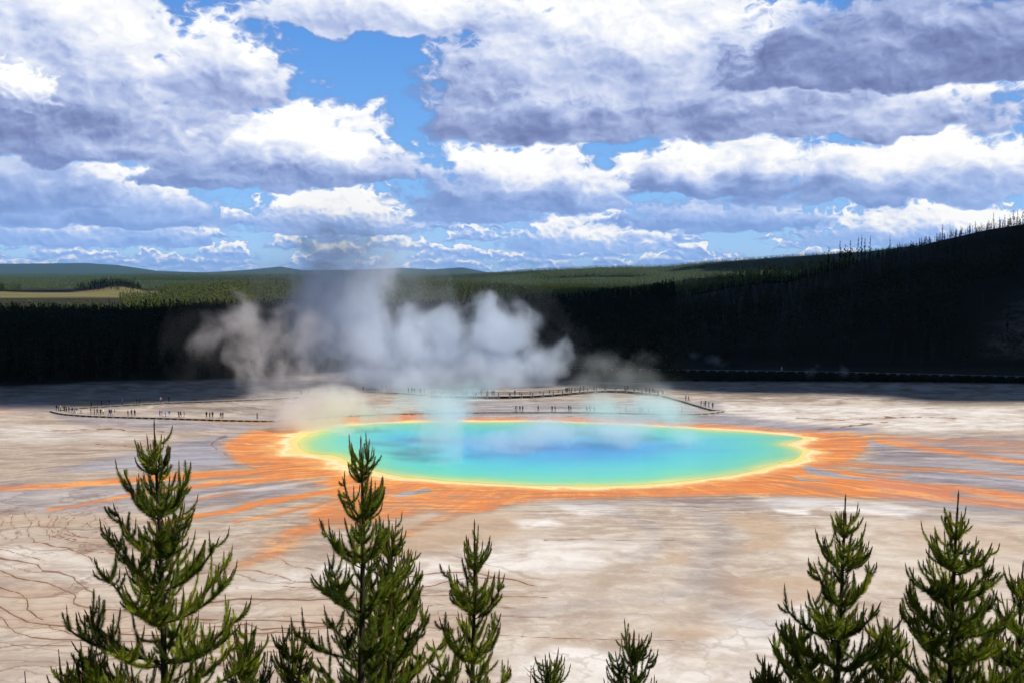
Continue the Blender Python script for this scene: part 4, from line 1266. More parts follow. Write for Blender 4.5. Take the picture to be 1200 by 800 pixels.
PINES = [
    (184, 500, 12.0, 'tallest young pine at the left with long bare upright leader', 3, dict(spread=.32, lead=.60, gap=.46, asym=(.02, 0), full=6)),
    (421, 519, 12.0, 'tall narrow young pine in front of the orange runoff left of the pool centre', 8, dict(spread=.235, lead=.50, gap=.52, asym=(-.12, 0))),
    (456, 622, 13.2, 'lush bright pine half hidden behind the tall pine below the pool', 14, dict(spread=.30, lead=.34, gap=.36, asym=(.15, 0), full=6)),
    (553, 617, 12.4, 'slim young pine right of the tall central pine with sparse upswept branches', 21, dict(spread=.255, lead=.56, gap=.55)),
    (741, 756, 12.6, 'small yellow green pine tip alone at the bottom between the two groups', 27, dict(spread=.32, lead=.26, gap=.34, needles=M_NEEDLE_Y)),
    (988, 588, 12.0, 'slender pine with layered branches left in the right hand pair', 33, dict(steep=.72, spread=.30, lead=.42, gap=.40)),
    (1121, 583, 11.6, 'broad dense dark pine at the right with stepped branches', 38, dict(steep=.70, spread=.36, lead=.46, gap=.40, full=6)),
    (1199, 664, 12.6, 'pine cut off by the right edge of the picture', 44, dict(steep=.72, spread=.38, lead=.40, gap=.42)),
    (1046, 742, 12.9, 'low dark pine filling the gap between the two big right hand pines', 49, dict(spread=.36, lead=.30, gap=.36)),
    (932, 738, 12.7, 'low dark pine nestled against the left side of the slender right pine', 55, dict(spread=.34, lead=.30, gap=.36)),
    (341, 738, 12.6, 'little pine top with forked upright shoots between the two tall left pines', 61, dict(spread=.22, lead=.40, gap=.40)),
    (286, 741, 12.9, 'bushy pine tip just right of the tallest left pine', 66, dict(spread=.24, lead=.28, gap=.32)),
    (103, 769, 11.8, 'short pine tip at the lower left of the tallest pine', 72, dict(spread=.22, lead=.34, gap=.36)),
    (80, 786, 12.8, 'tiny pine shoot at the bottom left beside the grey stick', 77, dict(spread=.14, lead=.34, gap=.40)),
    (647, 786, 12.9, 'tiny pine tip at the bottom edge beside the bare twiggy sapling', 83, dict(spread=.16, lead=.26, gap=.34)),
    (901, 785, 12.4, 'tiny pine tip at the bottom edge left of the right hand pines', 90, dict(spread=.16, lead=.26, gap=.36)),
]
for px, py, D, lab, seed, kw in PINES:
    make_pine('pine_tree', px, py, D, lab, seed, **kw)
make_snag(68, 760, 12.3, 'thin straight grey dead stick standing at the bottom left', 1, rad=.010)
make_snag(29, 786, 12.0, 'short brown dead stick at the bottom left corner', 2, rad=.012)
make_snag(622, 779, 12.6, 'bare twiggy grey sapling at the bottom between pine tips', 5, 22, .010)
# ------------------------------------------------------------------ boardwalks
M_DECK = simple_mat('weathered_boards', (0.36, 0.315, 0.27), 0.85, 0.3, 1.2, 0.1)
M_POST = simple_mat('pale_timber', (0.50, 0.45, 0.38), 0.85, 0.25, 3, 0.1)
M_UNDERSHADE = simple_mat('under_deck_shade', (0.022, 0.018, 0.016), 0.9, 0.3, 3, 0.05)
M_RAIL = simple_mat('brown_rail_timber', (0.085, 0.070, 0.060), 0.85, 0.3, 3, 0.1)

def resample(pts, step):
    p = np.asarray(pts, float); s = np.r_[0, np.cumsum(np.linalg.norm(np.diff(p, axis=0), axis=1))]
    k = max(2, int(round(s[-1] / step)) + 1); t = np.linspace(0, s[-1], k)
    return np.stack([np.interp(t, s, p[:, i]) for i in range(p.shape[1])], 1)

def smooth_open(p, sub=8):
    p = np.asarray(p, float); q = np.concatenate([[2 * p[0] - p[1]], p, [2 * p[-1] - p[-2]]]); out = []
    for i in range(1, len(q) - 2):
        for t in np.arange(sub) / sub:
            p0, p1, p2, p3 = q[i - 1], q[i], q[i + 1], q[i + 2]
            out.append(0.5 * (2 * p1 + (p2 - p0) * t + (2 * p0 - 5 * p1 + 4 * p2 - p3) * t * t + (3 * p1 - p0 - 3 * p2 + p3) * t ** 3))
    return np.array(out + [p[-1]])

def ribbon(path, width, z0, z1, offset=0.0):
    """a beam that follows a path: (verts, faces)"""
    t = np.gradient(path, axis=0); t /= np.linalg.norm(t, axis=1, keepdims=True)
    nrm = np.stack([-t[:, 1], t[:, 0]], 1)
    a = path + nrm * (offset + width / 2); b = path + nrm * (offset - width / 2)
    k = len(path)
    z0 = np.broadcast_to(z0, (k,)); z1 = np.broadcast_to(z1, (k,))
    v = np.concatenate([np.c_[a, z0], np.c_[b, z0], np.c_[b, z1], np.c_[a, z1]])
    f = []
    for i in range(k - 1):
        for c in range(4):
            d = (c + 1) % 4
            f.append((c * k + i, d * k + i, d * k + i + 1, c * k + i + 1))
    f += [(0, 3 * k, 2 * k, k), (k - 1, 2 * k - 1, 3 * k - 1, 4 * k - 1)]
    return v, f

def boardwalk(px_pts, label, dz=0.50, width=2.2, step=2.4, rail=False, group=None, zg=None):
    w = np.array([np.array(gp(a, b, dz)) for a, b in px_pts])
    path = resample(smooth_open(w), 1.2)
    base = path[0]
    root = empty('boardwalk', (base[0], base[1], 0)); tag(root, label, 'boardwalk', group)
    path = path - base
    mb = MB(); mb.add(*ribbon(path, width, dz - .10, dz)); mb.build('deck', M_DECK, root)
    mb = MB(); mb.add(*ribbon(path, .12, 0.06, dz - .105, 0.25)); mb.build('shade_stringer', M_UNDERSHADE, root)  # board added under the deck, near-black to stand in for the shade there
    ps = resample(path, step); t = np.gradient(ps, axis=0)
    for i, (p, d) in enumerate(zip(ps, t)):
        if i >= 98: break
        rz = math.atan2(d[1], d[0])
        if i == 0:
            mb = MB(); mb.box((0, 0, (dz - .11) / 2 - .03), (0.62, width * .98, dz - .11 + .06)); first = mb.build('post', M_POST, root)
            o = first
        else:
            o = first.copy(); COL.objects.link(o); o.parent = root
        o.location = (p[0], p[1], 0); o.rotation_euler = (0, 0, rz)
    if rail:
        for sgn in (-1, 1):
            off = sgn * (width / 2 - .08)
            mb = MB(); mb.add(*ribbon(path, .14, dz + 1.02, dz + 1.14, off)); mb.add(*ribbon(path, .06, dz + .50, dz + .60, off)); mb.build('handrail', M_RAIL, root)
        rp = resample(path, 3.6); t = np.gradient(rp, axis=0)
        fr = None
        for i, (p, d) in enumerate(zip(rp, t)):
            l = d / np.linalg.norm(d); nrm = np.array((-l[1], l[0]))
            for sgn in (-1, 1):
                q = p + nrm * sgn * (width / 2 + .06)
                if fr is None:
                    mb = MB(); mb.box((0, 0, (dz + 1.0) / 2), (.22, .20, dz + 1.0)); fr = mb.build('rail_post', M_RAIL, root); o = fr
                else:
                    o = fr.copy(); COL.objects.link(o); o.parent = root
                o.location = (q[0], q[1], 0); o.rotation_euler = (0, 0, math.atan2(l[1], l[0]))
    return root

boardwalk([(63, 480.2), (72, 482.5), (85, 484.2), (120, 486.3), (200, 488.6), (305, 491.5), (350, 490), (395, 486.5), (440, 484.3)], 'low boardwalk with dark gaps crossing left of the pool, busy with visitors', step=2.2)
boardwalk([(441.5, 484.3), (470, 483.3), (560, 481.9), (690, 481.8), (770, 483.4), (822, 483.4), (846, 480.6)], 'faint low boardwalk just behind the pool seen through thin steam', step=2.3, dz=.36)
boardwalk([(66.5, 479.4), (84, 477.6), (107, 476), (143, 473.8), (177, 472), (206, 470.5), (235, 469.6), (281, 467.8), (330, 465.5), (372, 461.8), (400, 459.6), (440, 458.4), (470, 459.6), (505, 462)], 'rear boardwalk of the left loop running back towards the grassy rise', step=3.1, dz=.34)
boardwalk([(506.5, 462.1), (540, 463.0), (580, 463.4), (610, 463), (640, 461.6), (665, 459.6), (690, 457.4), (712, 456.6), (740, 457.4), (774, 461.4)], 'boardwalk with railings standing against the white steam', dz=0.85, rail=True, step=3.6)
boardwalk([(775.5, 461.8), (790, 465.6), (806, 469.8), (822, 474.6), (836, 478.6), (846, 480.0)], 'short boardwalk spur slanting down to the right end of the loop', step=2.6)

# ------------------------------------------------------------------ people
def person_mesh(pose):
    """one continuous figure about 1.72 m tall, grown from a skeleton"""
    sw = {'stand': (0.03, -0.02, .10, .02), 'walk': (0.24, -0.24, .16, .14), 'photo': (0.04, 0.0, .10, .4), 'lean': (0.10, -0.06, .12, .22)}[pose]
    V, Ed, Rd = [], [], []
    def add(p, r, par=None):
        V.append(p); Rd.append(r)
        if par is not None: Ed.append((par, len(V) - 1))
        return len(V) - 1
    pel = add((0, 0, .95), (.155, .115))
    for s, f in ((1, sw[0]), (-1, sw[1])):
        hip = add((.085 * s, 0.01 * f, .88), (.095, .10), pel)
        kn = add((.095 * s, f * .55 + .03, .50), (.064, .066), hip)
        an = add((.10 * s, f - (.04 if f < 0 else 0), .09 + (.06 if f < -.1 else 0)), (.045, .048), kn)
        add((.115 * s, f + .16, .045 + (.02 if f < -.1 else 0)), (.044, .038), an)
    ch = add((0, .0, 1.18), (.15, .105), pel)
    ub = add((0, -.01, 1.40), (.155, .10), ch)
    nk = add((0, .005, 1.50), (.055, .055), ub)
    hd = add((0, .02, 1.60), (.082, .092), nk)
    add((0, .015, 1.71), (.070, .080), hd)
    for s, f in ((1, sw[3]), (-1, -sw[3] if pose == 'walk' else sw[2])):
        sh = add((.19 * s, 0, 1.41), (.062, .06), ub)
        if pose == 'photo' and s == 1 or pose == 'photo':
            el = add((.24 * s, .14, 1.22), (.045, .045), sh); wr = add((.10 * s, .30, 1.46), (.033, .033), el); add((.06 * s, .33, 1.55), (.036, .026), wr)
        else:
            el = add((.25 * s, f * .4 - .02, 1.15), (.047, .047), sh); wr = add((.25 * s, f + .06, .92), (.034, .034), el); add((.245 * s, f + .10, .82), (.036, .026), wr)
    me = bpy.data.meshes.new('figure'); me.from_pydata(V, Ed, [])
    o = bpy.data.objects.new('figure', me); COL.objects.link(o)
    sm = o.modifiers.new('skin', 'SKIN')
    for i, rr in enumerate(Rd): me.skin_vertices[0].data[i].radius = rr
    me.skin_vertices[0].data[0].use_root = True
    sb = o.modifiers.new('smooth', 'SUBSURF'); sb.levels = 1; sb.render_levels = 1
    dg = bpy.context.evaluated_depsgraph_get()
    out = bpy.data.meshes.new_from_object(o.evaluated_get(dg))
    bpy.data.objects.remove(o)
    out.name = 'body'
    # 0 skin, 1 top, 2 trousers, 3 hair, 4 shoes
    mi = []
    for p in out.polygons:
        c = p.center
        if c.z > 1.52: k = 3 if (c.z > 1.655 or c.y < -.005) else 0
        elif c.z > 1.485 and abs(c.x) < .1 and not (pose == 'photo' and c.y > .15): k = 0
        elif pose == 'photo' and c.y > .24 and c.z > 1.36: k = 0
        elif c.z < .085: k = 4
        elif abs(c.x) > .2 and c.z < .93 and pose != 'photo': k = 0
        elif c.z > .93: k = 1
        else: k = 2
        mi.append(k)
    out.polygons.foreach_set('material_index', mi)
    out.polygons.foreach_set('use_smooth', [True] * len(mi))
    return out

POSES = {k: person_mesh(k) for k in ('stand', 'walk', 'photo', 'lean')}
CLOTH = {}
def cloth(c):
    if c not in CLOTH:
        rgb = {'black': (.012, .012, .016), 'dark': (.022, .022, .032), 'navy': (.014, .02, .07), 'blue': (.02, .09, .62), 'sky blue': (.03, .28, .80), 'yellow': (.75, .62, .04), 'red': (.62, .02, .02),
               'white': (.78, .78, .80), 'pink': (.62, .36, .42), 'violet': (.13, .06, .52), 'turquoise': (.02, .48, .62), 'magenta': (.20, .015, .07), 'grey': (.14, .14, .15), 'maroon': (.14, .012, .015), 'brown': (.06, .04, .028), 'denim': (.03, .045, .10), 'khaki': (.20, .165, .11)}[c]
        m, n = material(c.replace(' ', '_') + '_cloth'); finish(n, n.mix(n.noise(n.coord('Object'), 9, 3, .6), tuple(v * .8 for v in rgb), tuple(min(1, v * 1.15) for v in rgb)), .85, spec=.1); CLOTH[c] = m
    return CLOTH[c]
M_SKIN = simple_mat('skin', (.42, .24, .16), .6, .1, 10); M_HAIR = [simple_mat('dark_hair', (.02, .014, .01), .6, .3, 20), simple_mat('fair_hair', (.22, .13, .05), .6, .3, 20)]
for me in POSES.values():
    for m in (M_SKIN, cloth('dark'), cloth('denim'), M_HAIR[0], cloth('black')): me.materials.append(m)
prng = np.random.default_rng(77)
M_PACK = cloth('black')
pack_mb = None
def person(px, py, z, top, leg, label, pose=None, group=None, s=1.0, pack=None):
    global pack_mb
    x, y = gp(px, py, z)
    pose = pose or ('stand', 'walk', 'photo', 'lean')[prng.integers(0, 4)]
    o = bpy.data.objects.new('person', POSES[pose]); COL.objects.link(o)
    o.location = (x, y, z - .005); o.rotation_euler = (0, 0, prng.uniform(0, 6.28)); sc = s * prng.uniform(1.04, 1.15); o.scale = (sc, sc, sc)
    for i, m in ((1, cloth(top)), (2, cloth(leg)), (3, M_HAIR[int(prng.random() < .25)])):
        o.material_slots[i].link = 'OBJECT'; o.material_slots[i].material = m
    tag(o, label, 'person', group)
    return o

DZ = 0.50
NEAR = 'visitors on the left near boardwalk'
for px, py, top, leg, lab in [
    (66.3, 480.6, 'black', 'dark', 'leftmost visitor in black at the tip of the left boardwalk'),
    (69.0, 481.0, 'blue', 'navy', 'visitor in a bright blue jacket near the tip of the left boardwalk'),
    (71.0, 481.2, 'yellow', 'dark', 'visitor in a yellow jacket at the tip of the left boardwalk'),
    (75.5, 481.9, 'black', 'black', 'tall visitor in black just right of the yellow jacket'),
    (77.8, 482.4, 'grey', 'dark', 'grey clad visitor tucked behind the tall visitor in black'),
    (80.7, 482.9, 'black', 'dark', 'dark visitor first in the row right of the boardwalk tip'),
    (84.7, 483.5, 'dark', 'violet', 'dark visitor with violet trousers in the row at the left boardwalk'),
    (87.4, 483.8, 'grey', 'denim', 'grey clad visitor third in the row right of the boardwalk tip'),
    (90.4, 484.0, 'grey', 'white', 'visitor with pale trousers last in the row before the red jacket'),
    (106.5, 485.0, 'black', 'dark', 'dark visitor next to the right of the red jacketed child'),
    (110.5, 485.2, 'black', 'black', 'all black visitor second right of the red jacketed child'),
    (114.2, 485.5, 'grey', 'dark', 'grey clad visitor standing between two darker visitors on the left boardwalk'),
    (118.0, 485.7, 'dark', 'denim', 'dark visitor with blue jeans beside the one in white'),
    (121.0, 485.9, 'white', 'khaki', 'visitor in white standing on the left boardwalk among dark ones'),
    (128.3, 486.2, 'black', 'navy', 'dark visitor with navy trousers walking close to a blue jacket'),
    (130.4, 486.3, 'navy', 'violet', 'visitor in a navy jacket close behind a dark walker'),
    (134.5, 486.5, 'black', 'white', 'visitor in black with white trousers on the left boardwalk'),
    (150.0, 487.0, 'maroon', 'dark', 'left of three dark visitors walking together, in maroon'),
    (154.3, 487.1, 'black', 'maroon', 'middle of three dark visitors walking together, in black'),
    (158.0, 487.2, 'navy', 'dark', 'right of three dark visitors walking together, in navy'),
    (187.3, 487.9, 'violet', 'navy', 'visitor in a violet coat first in the bright group of four'),
    (190.2, 488.0, 'pink', 'white', 'visitor in pale pink in the bright group on the left boardwalk'),
    (194.2, 488.1, 'turquoise', 'grey', 'visitor in a turquoise jacket in the bright group'),
    (198.5, 488.2, 'violet', 'white', 'visitor in violet with white trousers last of the bright group'),
    (209.6, 488.6, 'black', 'dark', 'visitor in black left of the magenta jacket'),
    (211.8, 488.7, 'magenta', 'dark', 'visitor in a dark magenta jacket in a close trio'),
    (216.0, 488.8, 'grey', 'violet', 'grey clad visitor with violet trousers right of the magenta jacket'),
    (242.0, 489.5, 'dark', 'black', 'left of three dark visitors on the boardwalk near the pink steam'),
    (246.0, 489.6, 'black', 'black', 'middle of three dark visitors near the pink steam, in black'),
    (249.2, 489.7, 'navy', 'dark', 'right of three dark visitors near the pink steam, in navy'),
    (258.8, 489.9, 'dark', 'grey', 'left of the close pair of greyish visitors before the pink steam'),
    (261.2, 490.0, 'grey', 'grey', 'right of the close pair of greyish visitors before the pink steam'),
    (301.5, 491.2, 'khaki', 'brown', 'single visitor in tan fading into the pink steam'),
]:
    person(px, py, DZ, top, leg, lab, group=NEAR)
person(95.0, 484.3, DZ, 'red', 'red', 'child in a bright red jacket on the left boardwalk', 'stand', NEAR, s=.62)
for px, py, top, leg, lab in [
    (106.9, 476.0, 'black', 'black', 'leftmost dark visitor on the rear left boardwalk'), (119.2, 475.2, 'dark', 'dark', 'second dark visitor from the left on the rear boardwalk'),
    (127.8, 474.7, 'black', 'navy', 'third dark visitor from the left on the rear boardwalk'), (143.4, 473.8, 'sky blue', 'denim', 'visitor in sky blue alone on the rear left boardwalk'),
    (160.4, 472.9, 'black', 'black', 'left of the dark pair walking on the rear boardwalk'), (163.4, 472.7, 'dark', 'black', 'right of the dark pair walking on the rear boardwalk'),
    (188.3, 471.4, 'pink', 'grey', 'pale small visitor on the rear boardwalk above the bright group'), (197.8, 470.9, 'black', 'black', 'single dark visitor on the rear boardwalk right of a pale one'),
]:
    person(px, py, .34, top, leg, lab, group='visitors on the rear left boardwalk')
G = 'visitors hazy in the pink steam'
for px, py in [(353, 463.4), (361.7, 462.6), (369.7, 461.9), (384, 460.7), (386.6, 460.5)]:
    person(px, py, .34, 'grey', 'dark', 'greyish visitor blurred by the pink steam on the rear boardwalk', group=G)
person(425.6, 458.6, .34, 'black', 'dark', 'dark visitor alone on the rear boardwalk below the grassy rise')
G = 'visitors where the rear boardwalk meets the steam'
for px, py in [(478.7, 459.9), (482.8, 460.2), (485.6, 460.5), (493, 461.2), (497, 461.5)]:
    person(px, py, .34, 'dark', 'dark', 'dark visitor standing where the rear boardwalk enters the bluish steam', group=G)
G = 'visitors on the grassy rise'
for px, py, top, lab in [(428.3, 441.0, 'black', 'dark visitor apart at the left of the group on the grassy rise'), (433.0, 441.6, 'black', 0), (436.2, 441.9, 'black', 0), (441.4, 442.9, 'red', 'visitor in a red jacket among dark ones on the grassy rise'),
                         (445.0, 443.2, 'dark', 0), (450.2, 444.0, 'black', 0), (455.6, 444.6, 'dark', 0), (459.4, 445.2, 'black', 0)]:
    x, y = gp(px, py, 1.5); z = float(terrain(x, y)); 
    o = person(px, py, 1.5, top, 'black', lab or 'dark visitor in the group on top of the grassy rise under the steam', group=G); o.location.z = z
for px, py, lab in [(448, 455, 'left of two faint visitors on the slope below the grassy rise'), (452, 455.2, 'right of two faint visitors on the slope below the grassy rise')]:
    o = person(px, py, 0.4, 'grey', 'grey', lab); o.location.z = float(terrain(o.location.x, o.location.y))
G = 'visitors on the railed boardwalk'
for px, py, top, lab in [(541.5, 462.9, 'grey', 'pale visitor blurred by steam at the left end of the railing, the leftmost'), (547, 463.0, 'grey', 'pale visitor blurred by steam second from the left along the railing'), (554.5, 463.1, 'grey', 'pale visitor blurred by steam third from the left along the railing'),
                         (564, 463.2, 'dark', 'dark visitor at the railing left of the leaning trio'), (571, 463.3, 'black', 'first of three dark visitors leaning at the railing'), (576.7, 463.3, 'black', 'second of three dark visitors leaning at the railing'), (579, 463.3, 'navy', 'third of three dark visitors at the railing, in navy'),
                         (603.3, 463.1, 'black', 'single black figure at the middle of the railing against white steam'), (663.2, 459.8, 'black', 0), (665.4, 459.6, 'black', 0), (667.4, 459.4, 'dark', 0), (669.8, 459.2, 'navy', 0),
                         (680, 458.3, 'black', 'left of two dark visitors where the railing climbs to the right'), (684, 458.0, 'dark', 'right of two dark visitors where the railing climbs to the right'),
                         (696.5, 457.1, 'dark', 1), (699, 457.0, 'dark', 1), (732, 457.2, 'dark', 1), (735, 457.3, 'dark', 1), (757, 459.4, 'black', 2), (761, 459.9, 'dark', 2), (765, 460.3, 'dark', 2)]:
    if lab == 0: l, g = 'dark visitor in the tight knot of four at the railing', 'knot of four at the railing'
    elif lab == 1: l, g = 'dim visitor behind thin steam near the far right bend of the railing', 'dim visitors at the bend of the railing'
    elif lab == 2: l, g = 'dark visitor at the right end of the railed boardwalk', 'visitors at the right end of the railing'
    else: l, g = lab, G
    person(px, py, .85, top, 'black', l, group=g)
G = 'visitors on the boardwalk behind the pool'
for k, (px, py) in enumerate([(604, 481.9), (605.8, 481.9), (609.3, 481.9), (612.5, 481.9), (630.7, 481.9), (647, 481.9), (650.4, 481.9), (666.6, 481.9), (668.9, 481.9), (687.6, 481.9), (691, 481.9), (696.3, 482), (733.3, 482.7), (749.9, 483.1), (752.6, 483.1), (760, 483.3), (773, 483.4), (783.5, 483.4), (799.2, 483.4)]):
    if k == 4: l, g = 'single visitor behind the pool standing between two groups in the steam', None
    elif k < 4: l, g = 'visitor in the cluster of four behind the pool mirrored in wet ground', 'cluster of four behind the pool'
    elif k < 9: l, g = 'visitor in the loose pairs behind the pool right of the lone one', 'pairs behind the pool'
    elif k < 12: l, g = 'visitor in the trio behind the pool mirrored in orange wet ground', 'trio behind the pool'
    else: l, g = 'faint visitor in bluish steam behind the right half of the pool', G
    person(px, py, .36, 'grey' if k > 11 else 'dark', 'dark', l, group=g)
for px, py, top, lab in [(803.8, 469.2, 'blue', 'left of the bluish pair on the slanting spur boardwalk'), (807, 470.0, 'denim', 'right of the bluish pair on the slanting spur boardwalk'), (821.7, 474.5, 'red', 'visitor in a red jacket on the slanting spur boardwalk'),
                         (825.2, 475.4, 'white', 'visitor with a white top next to the red jacket on the spur'), (827.0, 476.0, 'black', 'visitor in black beside the white top on the spur'), (830.7, 477.1, 'maroon', 'visitor in maroon near the end of the spur boardwalk'), (835.2, 478.4, 'black', 'last dark visitor at the right tip of the loop')]:
    person(px, py, DZ, top, 'black', lab, group='visitors on the spur boardwalk')

# ------------------------------------------------------------------ road along the foot of the hill
def build_road():
    w = np.array([np.array(gp(a, b, 1.5)) for a, b in [(640, 432.5), (700, 433), (800, 434.6), (920, 436.2), (1000, 437.6), (1100, 440), (1200, 442.4), (1330, 446), (1500, 451)]])
    path = resample(smooth_open(w), 3.0)
    m, n = material('asphalt_with_lines')
    c = n.mix(n.noise(n.coord('Object'), 1.5, 6, .6), (.035, .035, .037), (.065, .064, .062)); finish(n, c, .9, spec=.1)
    mb = MB(); v, f = ribbon(path, 7.0, -0.3, 1.5, 3.8)
    k = len(path); v[:k] += 0
    t = np.gradient(path, axis=0); t /= np.linalg.norm(t, axis=1, keepdims=True); nr = np.stack([-t[:, 1], t[:, 0]], 1)
    v[:k, :2] += nr * 2.6; v[k:2 * k, :2] -= nr * 3.2       # sloping sides
    mb.add(v, f); o = mb.build('road', m); tag(o, kind='structure')
    mb = MB(); mb.add(*ribbon(path, .14, 1.502, 1.508, 3.8)); mb.add(*ribbon(path, .12, 1.502, 1.508, 7.0)); mb.add(*ribbon(path, .12, 1.502, 1.508, .7))
    tag(mb.build('road_markings', simple_mat('road_paint', (.62, .52, .22), .8, .2, 2)), kind='structure')
    base = path[0]
    root = empty('guard_wall', (base[0], base[1], 1.5)); tag(root, 'long low pale stone guard wall with dark gaps along the roadside', 'guard wall')
    stone = simple_mat('pale_stone', (.27, .25, .235), .9, .35, 1.5, .1)
    mb = MB(); mb.add(*ribbon(path - base, .50, .50, .68, -.05)); mb.build('cap', stone, root)
    mb = MB(); mb.add(*ribbon(path - base, .22, -.05, .495, .05)); mb.build('recess_shade', simple_mat('recess_shade_dark', (.035, .033, .032), .9, .3, 2, .1), root)  # dark strip added behind the piers so the openings read as shaded
    ps = resample(path - base, 3.8); t = np.gradient(ps, axis=0); first = None
    for p, d in list(zip(ps, t))[:98]:
        if first is None:
            b = MB(); b.box((0, 0, .22), (1.15, .56, .54)); first = b.build('pier', stone, root); q = first
        else:
            q = first.copy(); COL.objects.link(q); q.parent = root
        q.location = (p[0], p[1], 0); q.rotation_euler = (0, 0, math.atan2(d[1], d[0]))
    x, y = gp(918, 434.9, 1.5)
    o = person(918, 434.9, 1.5, 'white', 'white', 'lone visitor in white walking on the road at the foot of the hill', 'walk'); o.location = (x, y + 2.5, 1.5)
    # low dark bushes on the bank below the wall
    r = np.random.default_rng(31)
    N = 2600; q = r.uniform(770, 1420, N); pyb = interp(q, [(770, 446.2), (1000, 446.8), (1200, 448.6), (1420, 452)]); ptop = interp(q, [(770, 441), (800, 439), (1000, 441), (1200, 446), (1420, 452)])
    py = ptop + (pyb - ptop) * r.random(N); x, y = gp(q, py)
    s = r.uniform(.5, 1.25, N) * np.where((q > 770) & (q < 800), 1.5, 1)
    protos = []
    for k in range(4):
        (_, _), (v, f) = conifer(1.9, 22, 200 + k, .75, base=0.02, width=.62); protos.append((v, f, np.zeros(len(f), int)))
    tag(scatter_mesh('undergrowth', protos, np.stack([x, y, np.full(N, -.05)], 1), s, [M_PINE], 8), 'band of dark bushes between the crust and the roadside wall', 'bushes', kind='stuff')
    # two bushes and a tree on the grassy rise
    for px, py, h, lab in [(408, 440.5, 2.6, 'pale green bush at the left of the grassy rise'), (414.5, 440.6, 3.4, 'darker bush right of the pale one on the grassy rise')]:
        x, y = gp(px, py, 1.4); z = float(terrain(x, y))
        t = empty('bush', (x, y, z - .1)); tag(t, lab, 'bush')
        (tv, tf), (cv, cf) = conifer(h, 90, int(px), h * .22, base=.05, width=.34)
        mesh_np('stem', tv, tf, [M_TRUNK], t); mesh_np('crown', cv, cf, [M_SUNPINE], t)
build_road()

# ------------------------------------------------------------------ parked cars seen between the trunks
def make_car(px, py, D, rz, paint, label, van=False):
    x = (px - 600) / 1200 * D; z = float(terrain(x, D))
    root = empty('parked_car', (x, D, z), rz); tag(root, label, 'car', 'cars parked behind the forest edge')
    L, W = (5.2, 1.95) if van else (4.5, 1.78)
    prof = [(-.5, .38), (-.5, .72), (-.47, .86), (-.18, .95), (.38, .93), (.49, .82), (.5, .38)]
    cab = [(-.46, .88), (-.43, 1.92), (.20, 1.96), (.36, .95)] if van else [(-.42, .90), (-.30, 1.40), (.08, 1.44), (.26, .93)]
    def loft(p, w0, w1, zt):
        v = []; k = len(p)
        for s in (-1, 1):
            for a, b in p: v.append((a * L, s * (w0 if b < zt else w1) / 2, b))
        f = [tuple(range(k - 1, -1, -1)), tuple(range(k, 2 * k))] + [(i, (i + 1) % k, k + (i + 1) % k, k + i) for i in range(k)]
        return v, f
    m = bpy.data.materials.get('car_paint_' + paint)
    if not m:
        c = {'white': (.80, .80, .80), 'silver': (.50, .52, .55), 'blue': (.05, .12, .30)}[paint]
        m = simple_mat('car_paint_' + paint, c, .25, .03, 2, .5)
    glass = bpy.data.materials.get('dark_car_glass') or simple_mat('dark_car_glass', (.02, .025, .03), .08, .1, 2, .6)
    tyre = bpy.data.materials.get('tyre_rubber') or simple_mat('tyre_rubber', (.02, .02, .02), .8, .1, 5, .2)
    b = MB(); b.add(*loft(prof, W, W, .9)); b.add(*loft([(a * .99, c) for a, c in cab], W * .98, W * .82, 1.2)); b.build('body', m, root)
    g = MB(); gl = [(a * .90 + (.004 if a > 0 else -.004), min(c, 1.80 if van else 1.37) if c > 1 else c + .07) for a, c in cab]; g.add(*loft(gl, W * .99, W * .875, 1.2)); g.build('window', glass, root)
    for sx in (-.31, .31):
        for sy in (-1, 1):
            t = MB(); t.tube([(sx * L, sy * (W / 2 - .20), .33), (sx * L, sy * (W / 2 + .01), .33)], .33, 14); t.build('wheel', tyre, root)
for a in [(219, 416, 474, .3, 'white', 'white car parked alone left among the dark trees'), (247, 421, 462, .2, 'silver', 'silver car parked between trunks left of the white van'), (261, 422, 466, 1.0, 'white', 'white van parked slantwise between the trunks at the forest edge', True),
          (266, 428, 452, 1.1, 'white', 'white car parked slantwise in front of the white van'), (279, 424, 460, .2, 'blue', 'bluish car parked right of the white van behind steam')]:
    make_car(*a)
